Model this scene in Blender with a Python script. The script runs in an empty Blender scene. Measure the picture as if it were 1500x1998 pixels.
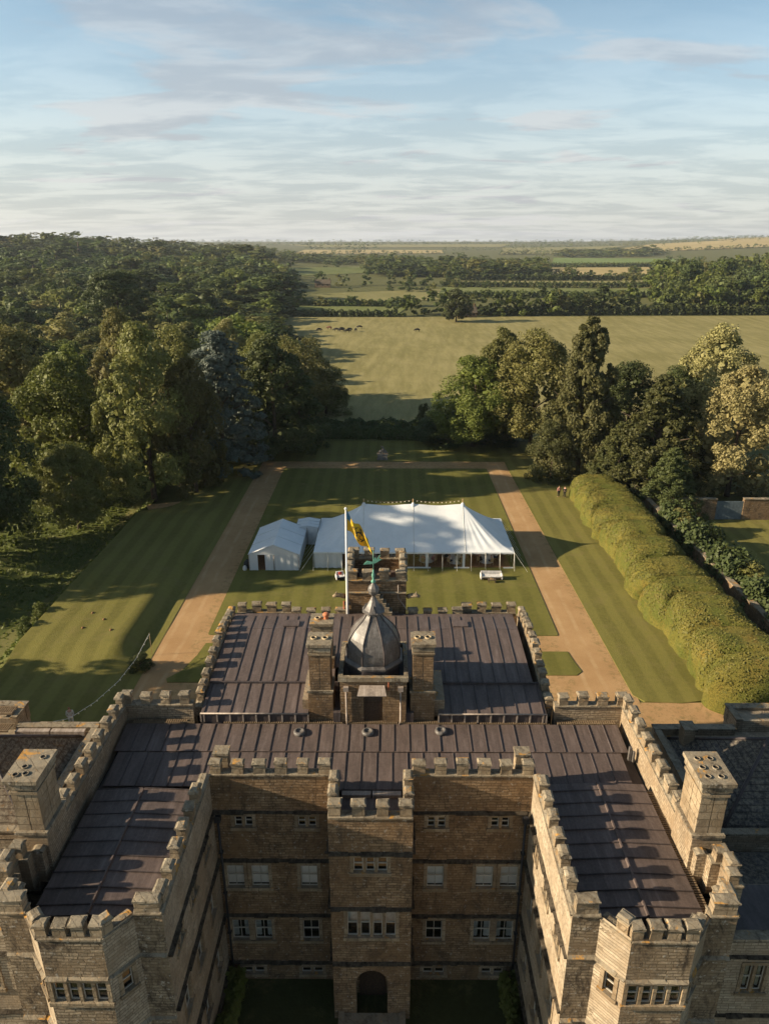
import bpy, bmesh, math, random
import numpy as np
from mathutils import Vector, Matrix
R = math.radians
S = bpy.context.scene
C = S.collection
random.seed(7); RNG = np.random.default_rng(11)

# ------------------------------------------------------------------ camera
cd = bpy.data.cameras.new('camera'); cam = bpy.data.objects.new('camera', cd); C.objects.link(cam)
cd.sensor_fit = 'VERTICAL'; cd.sensor_height = 36.0; cd.lens = 36.0*1387/1998
cd.clip_start = 0.5; cd.clip_end = 40000
cam.location = (0.72, 0, 35.0); cam.rotation_euler = (R(90-20.805), 0, R(0.309))
S.camera = cam
# ------------------------------------------------------------------ sky and sun
SUN_EL, SUN_AZ = 20.5, 6.5          # elevation; the light travels towards +X, turned a little towards +Y
w = bpy.data.worlds.new('World'); S.world = w; w.use_nodes = True
nt = w.node_tree; nt.nodes.clear()
def N(tree, t, **k):
    n = tree.nodes.new(t)
    for a, b in k.items():
        if a.startswith('i_'): n.inputs[a[2:].replace('_', ' ')].default_value = b
        else: setattr(n, a, b)
    return n
sky = N(nt, 'ShaderNodeTexSky', sky_type='NISHITA', sun_disc=False)
sky.sun_elevation = R(SUN_EL); sky.sun_rotation = R(270-SUN_AZ); sky.altitude = 100
sky.air_density = 1.0; sky.dust_density = 0.9; sky.ozone_density = 1.3
tc = N(nt, 'ShaderNodeTexCoord'); sep = N(nt, 'ShaderNodeSeparateXYZ'); L = nt.links.new
L(tc.outputs['Generated'], sep.inputs[0])
def wm(op, a, b=None, c=None, clamp=False):
    n = N(nt, 'ShaderNodeMath', operation=op); n.use_clamp = clamp
    for i, q in enumerate((a, b, c)):
        if q is None: continue
        if isinstance(q, (int, float)): n.inputs[i].default_value = q
        else: L(q, n.inputs[i])
    return n.outputs[0]
# a flat cloud layer seen in perspective: direction divided by its height
zz = wm('ADD', wm('MAXIMUM', sep.outputs[2], 0.0), 0.085)
px = wm('DIVIDE', sep.outputs[0], zz); py = wm('DIVIDE', sep.outputs[1], zz)
def cloud(sx, sy, rot, scale, detail, lo, hi, off, rough=0.58):
    cmb = N(nt, 'ShaderNodeCombineXYZ'); L(px, cmb.inputs[0]); L(py, cmb.inputs[1])
    mp = N(nt, 'ShaderNodeMapping'); mp.inputs['Scale'].default_value = (sx, sy, 1)
    mp.inputs['Rotation'].default_value = (0, 0, R(rot)); mp.inputs['Location'].default_value = (off, off*.37, off*.11)
    L(cmb.outputs[0], mp.inputs[0])
    no = N(nt, 'ShaderNodeTexNoise'); no.inputs['Scale'].default_value = scale; no.inputs['Detail'].default_value = detail
    no.inputs['Roughness'].default_value = rough; no.inputs['Distortion'].default_value = 0.35
    L(mp.outputs[0], no.inputs['Vector'])
    mr = N(nt, 'ShaderNodeMapRange', interpolation_type='SMOOTHSTEP')
    mr.inputs[1].default_value = lo; mr.inputs[2].default_value = hi
    L(no.outputs[0], mr.inputs[0]); return mr.outputs[0]
c1 = cloud(.62, 1.0, 8, 1.25, 10, .46, .62, 5.4)        # soft broken layer
c2 = cloud(.20, 1.25, -9, 1.3, 8, .50, .72, 9.7)       # high streaks
c3 = cloud(.60, 1.0, 4, 2.2, 8, .40, .60, 21.3, .62)         # light and shade inside the layer
ble = N(nt, 'ShaderNodeMapRange', interpolation_type='SMOOTHSTEP'); L(sep.outputs[2], ble.inputs[0])
ble.inputs[1].default_value = 0.46; ble.inputs[2].default_value = 0.03     # a thicker layer towards the horizon
low = ble.outputs[0]
lay = wm('MULTIPLY', c1, wm('MULTIPLY_ADD', low, .85, .06))
veil = wm('MULTIPLY', wm('POWER', low, 2.6), .80)
fac = wm('MAXIMUM', wm('MAXIMUM', lay, wm('MULTIPLY', c2, wm('MULTIPLY_ADD', low, .45, .12))), veil, clamp=True)
ccol = N(nt, 'ShaderNodeMix', data_type='RGBA'); L(c3, ccol.inputs[0])
ccol.inputs[6].default_value = (6.4, 6.3, 6.3, 1); ccol.inputs[7].default_value = (4.5, 4.55, 4.85, 1)
tint = N(nt, 'ShaderNodeMix', data_type='RGBA', blend_type='MULTIPLY'); tint.inputs[0].default_value = 1
gl = N(nt, 'ShaderNodeMix', data_type='RGBA'); L(low, gl.inputs[0]); gl.inputs[6].default_value = (1.05,1.14,1.06,1); gl.inputs[7].default_value = (1.75,1.95,1.9,1); L(gl.outputs[2], tint.inputs[7])   # the lower sky is brighter through the haze
L(sky.outputs[0], tint.inputs[6])
mx = N(nt, 'ShaderNodeMix', data_type='RGBA'); L(fac, mx.inputs[0]); L(tint.outputs[2], mx.inputs[6]); L(ccol.outputs[2], mx.inputs[7])
bg = N(nt, 'ShaderNodeBackground'); bg.inputs[1].default_value = 0.05; L(mx.outputs[2], bg.inputs[0])
wo = N(nt, 'ShaderNodeOutputWorld'); L(bg.outputs[0], wo.inputs[0])
sd = bpy.data.lights.new('sun', 'SUN'); sun = bpy.data.objects.new('sun', sd); C.objects.link(sun)
sd.energy = 5.0; sd.angle = R(0.6); sd.color = (1.0, .83, .60)
ce = math.cos(R(SUN_EL))
sun.rotation_euler = Vector((ce*math.cos(R(SUN_AZ)), ce*math.sin(R(SUN_AZ)), -math.sin(R(SUN_EL)))).to_track_quat('-Z', 'Y').to_euler()
vs = S.view_settings; vs.view_transform = 'Standard'; vs.look = 'None'; vs.exposure = 1.15; vs.gamma = 1.0; vs.use_curve_mapping = False
S.render.engine = 'CYCLES'; S.cycles.max_bounces = 6; S.cycles.transparent_max_bounces = 8
S.cycles.volume_bounces = 0

# ------------------------------------------------------------------ material helpers
class MT:
    def __init__(s, name, rough=.8, spec=.3):
        s.m = bpy.data.materials.new(name); s.m.use_nodes = True; s.t = s.m.node_tree; s.t.nodes.clear()
        s.out = N(s.t, 'ShaderNodeOutputMaterial'); s.b = N(s.t, 'ShaderNodeBsdfPrincipled')
        s.b.inputs['Roughness'].default_value = rough; s.b.inputs['Specular IOR Level'].default_value = spec
        s.l(s.b.outputs[0], s.out.inputs[0]); s._o = None
    def l(s, a, b): s.t.links.new(a, b)
    def obj(s):
        if s._o is None: s._o = N(s.t, 'ShaderNodeTexCoord')
        return s._o.outputs['Object']
    def world(s): return N(s.t, 'ShaderNodeNewGeometry').outputs['Position']
    def mapv(s, v, scale=(1,1,1), rot=(0,0,0), loc=(0,0,0)):
        m = N(s.t, 'ShaderNodeMapping'); m.inputs['Scale'].default_value = scale; m.inputs['Rotation'].default_value = rot
        m.inputs['Location'].default_value = loc; s.l(v, m.inputs[0]); return m.outputs[0]
    def noise(s, scale, detail=4, v=None, rough=.55, dist=0):
        n = N(s.t, 'ShaderNodeTexNoise'); n.inputs['Scale'].default_value = scale; n.inputs['Detail'].default_value = detail
        n.inputs['Roughness'].default_value = rough; n.inputs['Distortion'].default_value = dist
        s.l(v if v is not None else s.obj(), n.inputs['Vector']); return n.outputs[0]
    def rng(s, x, a, b, c=0., d=1., smooth=False):
        m = N(s.t, 'ShaderNodeMapRange'); 
        if smooth: m.interpolation_type = 'SMOOTHSTEP'
        s.l(x, m.inputs[0])
        for i, q in enumerate((a, b, c, d)): m.inputs[i+1].default_value = q
        return m.outputs[0]
    def math(s, op, a, b=None, c=None):
        n = N(s.t, 'ShaderNodeMath', operation=op)
        for i, q in enumerate((a, b, c)):
            if q is None: continue
            if isinstance(q, (int, float)): n.inputs[i].default_value = q
            else: s.l(q, n.inputs[i])
        return n.outputs[0]
    def mix(s, f, a, b, mode='MIX'):
        n = N(s.t, 'ShaderNodeMix', data_type='RGBA', blend_type=mode)
        for i, q in ((0, f), (6, a), (7, b)):
            if isinstance(q, (int, float)): n.inputs[i].default_value = q
            elif isinstance(q, tuple): n.inputs[i].default_value = (*q, 1) if len(q) == 3 else q
            else: s.l(q, n.inputs[i])
        return n.outputs[2]
    def col(s, c):
        if isinstance(c, tuple): s.b.inputs['Base Color'].default_value = (*c, 1)
        else: s.l(c, s.b.inputs['Base Color'])
    def bump(s, h, strength=.5, dist=.02):
        n = N(s.t, 'ShaderNodeBump'); n.inputs['Strength'].default_value = strength; n.inputs['Distance'].default_value = dist
        s.l(h, n.inputs['Height']); s.l(n.outputs[0], s.b.inputs['Normal'])

def stone(name, a=(.32,.218,.125), b=(.18,.119,.066), lich=.55, course=.15, length=.46, orange=.7):
    """coursed oolitic limestone: joints, stone-to-stone tone, black and pale lichen, some orange on ledges"""
    m = MT(name, .92, .15); o = m.world()
    sp = N(m.t, 'ShaderNodeSeparateXYZ'); m.l(o, sp.inputs[0])
    u = m.math('ADD', m.math('ADD', sp.outputs[0], sp.outputs[1]), m.math('MULTIPLY', m.noise(1.7, 3, o), .35))
    cb = N(m.t, 'ShaderNodeCombineXYZ'); m.l(u, cb.inputs[0]); m.l(m.math('ADD', sp.outputs[2], m.math('MULTIPLY', m.noise(.9, 4, o), .22)), cb.inputs[1])
    br = N(m.t, 'ShaderNodeTexBrick'); m.l(cb.outputs[0], br.inputs[0])
    br.offset = .37; br.squash = .62; br.squash_frequency = 3; br.inputs['Scale'].default_value = 1; br.inputs['Mortar Size'].default_value = .018; br.inputs['Mortar Smooth'].default_value = .4
    br.inputs['Brick Width'].default_value = length; br.inputs['Row Height'].default_value = course; br.inputs['Bias'].default_value = -.1
    br.inputs['Color1'].default_value = (*[x*1.14 for x in a], 1); br.inputs['Color2'].default_value = (*[x*.80 for x in b], 1)
    br.inputs['Mortar'].default_value = (b[0]*.42, b[1]*.40, b[2]*.38, 1)
    n1 = m.noise(.55, 6, o, .65); n2 = m.noise(5.5, 6, o, .7); n3 = m.noise(1.3, 9, m.mapv(o, (1, 1, .55)), .78, .7); n5 = m.noise(17, 3, o, .6)
    c = m.mix(m.rng(n1, .38, .62, 0, .85), br.outputs[0], (a[0]*.60, a[1]*.52, a[2]*.44))
    c = m.mix(m.rng(n5, .35, .65, 0, .5), c, tuple(x*.55 for x in a))
    c = m.mix(m.rng(n3, .47, .62, 0, min(.92, 1.15*lich)), c, (.045,.034,.025))        # black lichen and soot
    c = m.mix(m.rng(n2, .59, .66, 0, min(.8, .9*lich)), c, (.45,.41,.34))         # pale lichen
    geo = N(m.t, 'ShaderNodeNewGeometry'); s2 = N(m.t, 'ShaderNodeSeparateXYZ'); m.l(geo.outputs['Normal'], s2.inputs[0])
    up = m.rng(s2.outputs[2], .3, .8)
    n4 = m.noise(1.1, 5, o, .7, .5)
    c = m.mix(m.math('MULTIPLY', up, m.rng(n2, .42, .6, .1, .75)), c, (.22,.19,.14))
    c = m.mix(m.math('MULTIPLY', up, m.rng(n4, .58, .63, 0, orange)), c, (.50,.24,.035))
    m.col(c)
    h = m.math('ADD', m.math('MULTIPLY', br.outputs[1], -.8), m.math('MULTIPLY', n2, .9))
    m.bump(h, .8, .05); return m.m
def plain(name, c, rough=.6, var=.25, scale=3., spec=.3, metal=0, bump=0):
    m = MT(name, rough, spec); n = m.noise(scale, 5, m.world(), .6)
    m.col(m.mix(m.rng(n, .3, .7), tuple(x*(1-var) for x in c), tuple(min(1, x*(1+var)) for x in c)))
    m.b.inputs['Metallic'].default_value = metal
    if bump: m.bump(n, bump, .02)
    return m.m
def lead(name, a, b, rough=.5):
    """weathered lead sheet: brown-purple oxide, streaks, a few bird droppings"""
    m = MT(name, rough, .35); o = m.world(); oi = N(m.t, 'ShaderNodeObjectInfo')
    n = m.noise(1.3, 6, m.mapv(o, (1, .4, 1)), .65); f = m.noise(9, 4, o, .7); st = m.noise(3.2, 5, m.mapv(o, (1.6, .16, .5)), .7)
    c = m.mix(m.rng(n, .38, .64), a, b)
    c = m.mix(m.math('MULTIPLY', oi.outputs['Random'], .6), c, tuple(x*.62 for x in a))
    c = m.mix(m.rng(st, .52, .70, 0, .55), c, (a[0]*1.65, a[1]*1.75, a[2]*1.85))       # grey run-off streaks
    c = m.mix(m.rng(st, .46, .34, 0, .5), c, tuple(x*.6 for x in b))
    c = m.mix(m.rng(f, .45, .75, 0, .35), c, (a[0]*1.7, a[1]*1.75, a[2]*1.8))
    c = m.mix(m.rng(m.noise(2.2, 6, o, .75, 1.2), .735, .76, 0, .8), c, (.5,.47,.44))
    m.l(m.rng(n, .3, .7, rough-.1, rough+.2), m.b.inputs['Roughness'])
    m.col(c); m.bump(m.noise(2.5, 5, o, .6), .25, .05); return m.m
def leafm(name, a, b, trans=.28):
    m = MT(name, .62, .25); oi = N(m.t, 'ShaderNodeObjectInfo'); o = m.world()
    n = m.noise(.55, 3, o, .6); f = m.noise(4.5, 2, o, .6)
    c = m.mix(m.rng(m.math('ADD', m.math('MULTIPLY', n, .6), m.math('MULTIPLY', f, .4)), .36, .64), a, b)
    hs = N(m.t, 'ShaderNodeHueSaturation'); m.l(c, hs.inputs['Color'])
    m.l(m.rng(oi.outputs['Random'], 0, 1, .478, .518), hs.inputs['Hue']); m.l(m.rng(m.math('FRACT', m.math('MULTIPLY', oi.outputs['Random'], 7.31)), 0, 1, .72, 1.22), hs.inputs['Value'])
    m.l(hs.outputs[0], m.b.inputs['Base Color'])
    t = N(m.t, 'ShaderNodeBsdfTranslucent'); m.l(hs.outputs[0], t.inputs[0])
    ms = N(m.t, 'ShaderNodeMixShader'); ms.inputs[0].default_value = trans
    m.l(m.b.outputs[0], ms.inputs[1]); m.l(t.outputs[0], ms.inputs[2]); m.l(ms.outputs[0], m.out.inputs[0]); return m.m
def grass(name, a, b, stripe=0., width=1.1, fine=1.):
    m = MT(name, .9, .1); o = m.world(); sp = N(m.t, 'ShaderNodeSeparateXYZ'); m.l(o, sp.inputs[0])
    n = m.math('ADD', m.math('MULTIPLY', m.noise(.16, 5, o, .6), .5), m.math('MULTIPLY', m.noise(2.6*fine, 5, o, .7), .5))
    c = m.mix(m.rng(n, .38, .62), a, b)
    if stripe:
        x = m.math('ADD', sp.outputs[0], m.math('MULTIPLY', m.noise(.2, 2, o), .5))
        sn = m.math('SINE', m.math('MULTIPLY', x, math.pi/width))
        c = m.mix(m.math('MULTIPLY', m.rng(sn, -.5, .5, 0, 1, True), stripe), c, tuple(min(1, x*1.55) for x in b))
    c = m.mix(m.rng(m.noise(.45, 7, o, .75, .5), .52, .70, 0, .55), c, (.175,.142,.058))
    m.col(c); m.bump(m.noise(9*fine, 3, o, .7), .6, .06); return m.m
def glassm():
    m = MT('window_glass', .05, .5)
    g = N(m.t, 'ShaderNodeBsdfGlossy'); g.inputs['Roughness'].default_value = .04; g.inputs[0].default_value = (.8,.85,.9,1)
    tr = N(m.t, 'ShaderNodeBsdfTransparent'); tr.inputs[0].default_value = (.82,.84,.83,1)
    fr = N(m.t, 'ShaderNodeFresnel'); fr.inputs[0].default_value = 1.5
    ms = N(m.t, 'ShaderNodeMixShader'); m.l(m.math('ADD', fr.outputs[0], .04), ms.inputs[0]); m.l(tr.outputs[0], ms.inputs[1]); m.l(g.outputs[0], ms.inputs[2])
    m.l(ms.outputs[0], m.out.inputs[0]); return m.m
M = {}
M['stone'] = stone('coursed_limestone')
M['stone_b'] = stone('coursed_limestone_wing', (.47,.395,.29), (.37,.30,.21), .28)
M['stone_m'] = stone('shaded_mossy_limestone', (.35,.275,.185), (.22,.168,.11), .8)  # moss and lichen, plus the shade of the south fronts in its darker tone
M['ashlar'] = stone('limestone_dressing', (.36,.285,.19), (.29,.225,.145), .35, .36, .8)
M['coping'] = stone('lichened_coping', (.35,.295,.21), (.27,.225,.16), .85, .5, .6)
M['string'] = plain('blackened_string_course', (.050,.041,.030), .95, .75, 5, .1, 0, .8)
M['render'] = stone('parapet_back_rubble', (.42,.335,.23), (.34,.265,.175), .3, .14, .4)
M['lead'] = lead('lead_sheet', (.112,.083,.071), (.074,.055,.048))
M['lead_grey'] = lead('lead_dome', (.14,.126,.113), (.055,.048,.045), .42)
M['lead_roll'] = lead('lead_roll', (.072,.056,.052), (.046,.037,.035))
M['lead_pale'] = lead('lead_flashing', (.33,.27,.22), (.20,.16,.13))
M['slate'] = stone('stone_slate', (.075,.073,.08), (.045,.043,.048), .3, .22, .3, 0)
M['slate_b'] = stone('brown_stone_slate', (.13,.095,.068), (.075,.055,.04), .5, .2, .28, .1)
M['dark'] = plain('dark_interior', (.012,.011,.010), .9)
M['wood'] = plain('weathered_timber', (.10,.07,.045), .8, .4, 9)
M['duck'] = plain('duckboard_timber', (.17,.12,.07), .8, .4, 9)
M['door'] = plain('dark_oak_door', (.055,.033,.02), .6, .4, 12)
M['iron'] = plain('painted_iron', (.025,.025,.027), .5, .2)
M['rust'] = plain('terracotta_pipe', (.30,.085,.035), .7)
M['terracotta'] = plain('terracotta_pot', (.42,.15,.07), .8)
M['buffpot'] = plain('buff_clay_pot', (.36,.28,.17), .85, .35, 8)
M['white'] = plain('white_paint', (.72,.71,.68), .5, .08)
M['frame'] = plain('old_white_frame', (.42,.38,.31), .6, .15)
M['blind'] = plain('grey_white_blind', (.86,.79,.73), .9, .06)
M['curtain'] = plain('pale_curtain', (.48,.50,.49), .9, .2, 6)
M['amber'] = plain('brown_blind', (.20,.10,.035), .9, .3)  # plain brown blind colour
M['glass'] = glassm()
M['copper'] = plain('green_copper', (.12,.30,.22), .7, .3, 6)
# ------------------------------------------------------------------ mesh helpers
def new(name, me, parent=None, mats=None):
    o = bpy.data.objects.new(name, me); C.objects.link(o)
    if me is not None and mats is not None:
        for m in (mats if isinstance(mats, (list, tuple)) else [mats]): me.materials.append(M[m] if isinstance(m, str) else m)
    if parent is not None: o.parent = parent
    return o
def tag(o, label, cat, group=None):
    o['label'] = label; o['category'] = cat
    if group: o['group'] = group
    return o
def struct(o): o['kind'] = 'structure'; return o
def stuff(o): o['kind'] = 'stuff'; return o
def empty(name, loc=(0,0,0), rz=0, parent=None):
    o = bpy.data.objects.new(name, None); C.objects.link(o); o.location = loc; o.rotation_euler = (0,0,rz)
    o.empty_display_size = .3
    if parent: o.parent = parent
    return o
def copy_tree(o, parent=None):
    c = o.copy(); C.objects.link(c)
    if parent: c.parent = parent
    for ch in list(o.children): copy_tree(ch, c)
    return c
class MB:
    def __init__(s): s.v = []; s.f = []; s.mi = []; s.cur = 0; s.sm = []
    def mat(s, i): s.cur = i; return s
    def face(s, pts, smooth=False):
        n = len(s.v); s.v += [tuple(p) for p in pts]; s.f.append(tuple(range(n, n+len(pts)))); s.mi.append(s.cur); s.sm.append(smooth)
    def hexa(s, b, t):
        """bottom 4 and top 4 points, counter-clockwise from above"""
        n = len(s.v); s.v += [tuple(p) for p in b]+[tuple(p) for p in t]
        for f in ((3,2,1,0),(4,5,6,7),(0,1,5,4),(1,2,6,5),(2,3,7,6),(3,0,4,7)):
            s.f.append(tuple(n+i for i in f)); s.mi.append(s.cur); s.sm.append(False)
        return s
    def box(s, x0, x1, y0, y1, z0, z1):
        return s.hexa([(x0,y0,z0),(x1,y0,z0),(x1,y1,z0),(x0,y1,z0)], [(x0,y0,z1),(x1,y0,z1),(x1,y1,z1),(x0,y1,z1)])
    def obox(s, P, d, n, u0, u1, v0, v1, z0, z1):
        """box in a wall frame: P origin, d along, n outward"""
        q = lambda u, v, z: (P[0]+d[0]*u+n[0]*v, P[1]+d[1]*u+n[1]*v, z)
        return s.hexa([q(u0,v1,z0),q(u1,v1,z0),q(u1,v0,z0),q(u0,v0,z0)], [q(u0,v1,z1),q(u1,v1,z1),q(u1,v0,z1),q(u0,v0,z1)])
    def tube(s, pts, r, seg=6, r1=None, cap=True):
        pts = [Vector(p) for p in pts]; n0 = len(s.v); k = len(pts)
        for i, p in enumerate(pts):
            t = (pts[min(i+1,k-1)]-pts[max(i-1,0)]).normalized()
            a = t.cross(Vector((0,0,1)) if abs(t.z) < .95 else Vector((1,0,0))).normalized(); b = t.cross(a)
            rr = r if r1 is None else r+(r1-r)*i/(k-1)
            if isinstance(r, (list, tuple)): rr = r[i]
            for j in range(seg):
                an = 2*math.pi*j/seg; s.v.append(tuple(p+(a*math.cos(an)+b*math.sin(an))*rr))
        for i in range(k-1):
            for j in range(seg):
                j2 = (j+1) % seg
                s.f.append((n0+i*seg+j, n0+i*seg+j2, n0+(i+1)*seg+j2, n0+(i+1)*seg+j)); s.mi.append(s.cur); s.sm.append(seg > 5)
        if cap:
            s.f.append(tuple(n0+j for j in range(seg))[::-1]); s.f.append(tuple(n0+(k-1)*seg+j for j in range(seg)))
            s.mi += [s.cur]*2; s.sm += [False]*2
        return s
    def lathe(s, prof, cx, cy, seg=16, ph=0, smooth=True):
        n0 = len(s.v)
        for r, z in prof:
            for j in range(seg):
                a = 2*math.pi*j/seg+ph; s.v.append((cx+r*math.cos(a), cy+r*math.sin(a), z))
        for i in range(len(prof)-1):
            for j in range(seg):
                j2 = (j+1) % seg
                s.f.append((n0+i*seg+j, n0+i*seg+j2, n0+(i+1)*seg+j2, n0+(i+1)*seg+j)); s.mi.append(s.cur); s.sm.append(smooth)
        s.f.append(tuple(n0+(len(prof)-1)*seg+j for j in range(seg))); s.mi.append(s.cur); s.sm.append(False)
        return s
    def mesh(s, name='m'):
        me = bpy.data.meshes.new(name); me.from_pydata(s.v, [], s.f)
        me.polygons.foreach_set('material_index', s.mi); me.polygons.foreach_set('use_smooth', s.sm); me.update(); return me
    def build(s, name, mats, parent=None): return new(name, s.mesh(name), parent, mats)
def npmesh(name, v, q, smooth=False):
    me = bpy.data.meshes.new(name); v = np.asarray(v, np.float32); q = np.asarray(q, np.int32)
    me.vertices.add(len(v)); me.vertices.foreach_set('co', v.ravel())
    k = q.shape[1]; me.loops.add(q.size); me.loops.foreach_set('vertex_index', q.ravel())
    me.polygons.add(len(q)); me.polygons.foreach_set('loop_start', np.arange(0, q.size, k, dtype=np.int32))
    if smooth: me.polygons.foreach_set('use_smooth', np.ones(len(q), bool))
    me.update(calc_edges=True); return me
def gridmesh(name, nx, ny, fn, smooth=True):
    v = [fn(i/nx, j/ny) for j in range(ny+1) for i in range(nx+1)]
    q = [(j*(nx+1)+i, j*(nx+1)+i+1, (j+1)*(nx+1)+i+1, (j+1)*(nx+1)+i) for j in range(ny) for i in range(nx)]
    return npmesh(name, v, q, smooth)
def wn(x, y, z=0.):
    """cheap smooth wobble"""
    return math.sin(1.7*x+.6*y+z)*.5+math.sin(.73*x-1.9*y+2.1*z+1.3)*.3+math.sin(3.1*x+2.7*y+.5*z+4)*.2

# ------------------------------------------------------------------ terrain
def ss(a, b, x):
    t = min(1.0, max(0.0, (x-a)/(b-a))); return t*t*(3-2*t)
def hgt(X, Y):
    far = ss(250, 600, Y)
    z = -7.0*ss(129, 178, Y)
    z -= 1.6*ss(33.4, 36, -X)*(1-ss(110, 150, Y)) + 3.0*ss(45, 140, -X)*(1-ss(250, 500, Y))
    z += far*32*math.exp(-((X+620)/430)**2-((Y-1150)/520)**2)
    z += 44*ss(900, 6500, Y)
    z += 46*ss(.22, .62, X/max(Y, 1))*ss(1100, 3600, Y)
    z += 10*ss(.30, .60, X/max(Y, 1))*ss(480, 800, Y)*(1-ss(900, 1500, Y))
    return z
M['ground'] = grass('rough_meadow', (.075,.082,.025), (.12,.115,.04), 0, 1, .35)
M['wildgrass'] = grass('rough_grass_slope', (.055,.07,.016), (.10,.115,.03), 0, 1, .5)
ys = [-60, 0, 20, 40, 60, 80, 100, 110, 120]+list(range(128, 190, 5))+list(range(190, 500, 20))+list(range(500, 1600, 50))+list(range(1600, 4000, 150))+list(range(4000, 9001, 400))
us = np.concatenate([np.linspace(-1, 1, 61)])
vv = []
for y in ys:
    hw = max(150, .85*y+90)
    for u in us:
        x = u*hw
        vv.append((x, y, hgt(x, y)-.03))
nx = len(us)
qq = [(j*nx+i, j*nx+i+1, (j+1)*nx+i+1, (j+1)*nx+i) for j in range(len(ys)-1) for i in range(nx-1)]
struct(new('terrain', npmesh('terrain', vv, qq, True), None, 'ground'))
def patch(name, quad, mat, off=.05, n=14, m=14):
    """a field: a sheet draped on the terrain between four corners"""
    a, b, c, d = [Vector(p) for p in quad]
    def fn(u, v):
        p = (a*(1-u)+b*u)*(1-v)+(d*(1-u)+c*u)*v
        return (p.x, p.y, hgt(p.x, p.y)+off)
    return struct(new(name, gridmesh(name, n, m, fn), None, mat))
# ------------------------------------------------------------------ the house
house = empty('country_house')
tag(house, 'battlemented honey stone country house with lead roofs and central cupola in the foreground', 'house')
def frame_of(P0, P1):
    d = Vector((P1[0]-P0[0], P1[1]-P0[1])); ln = d.length; d /= ln
    return d, Vector((d.y, -d.x)), ln
def wall(P0, P1, z0, z1, ops=(), mat='stone', rev=.22, name='wall', z1b=None, parent=None):
    """outer skin of a wall with real openings and reveals; ops = (u0,u1,za,zb)"""
    d, n, ln = frame_of(P0, P1); b = MB()
    us = sorted({0, ln, *[o[0] for o in ops], *[o[1] for o in ops]}); zs = sorted({z0, z1, *[o[2] for o in ops], *[o[3] for o in ops]})
    q = lambda u, z, k=0.: (P0[0]+d.x*u-n.x*k, P0[1]+d.y*u-n.y*k, z)
    for i in range(len(us)-1):
        for j in range(len(zs)-1):
            uc, zc = (us[i]+us[i+1])/2, (zs[j]+zs[j+1])/2
            if any(o[0] < uc < o[1] and o[2] < zc < o[3] for o in ops): continue
            za, zb, zc2 = zs[j], zs[j+1], zs[j+1]
            if z1b is not None and j == len(zs)-2:
                zb = z1+(z1b-z1)*us[i]/ln; zc2 = z1+(z1b-z1)*us[i+1]/ln
            b.face([q(us[i], za), q(us[i+1], za), q(us[i+1], zc2), q(us[i], zb)])
    for u0, u1, za, zb in [o[:4] for o in ops]:
        b.mat(1)
        b.face([q(u0,za), q(u0,za,rev), q(u0,zb,rev), q(u0,zb)]); b.face([q(u1,za), q(u1,zb), q(u1,zb,rev), q(u1,za,rev)])
        b.face([q(u0,za), q(u1,za), q(u1,za,rev), q(u0,za,rev)]); b.face([q(u0,zb), q(u0,zb,rev), q(u1,zb,rev), q(u1,zb)]); b.mat(0)
    return b.build(name, [mat, 'ashlar'], parent or house)
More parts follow.
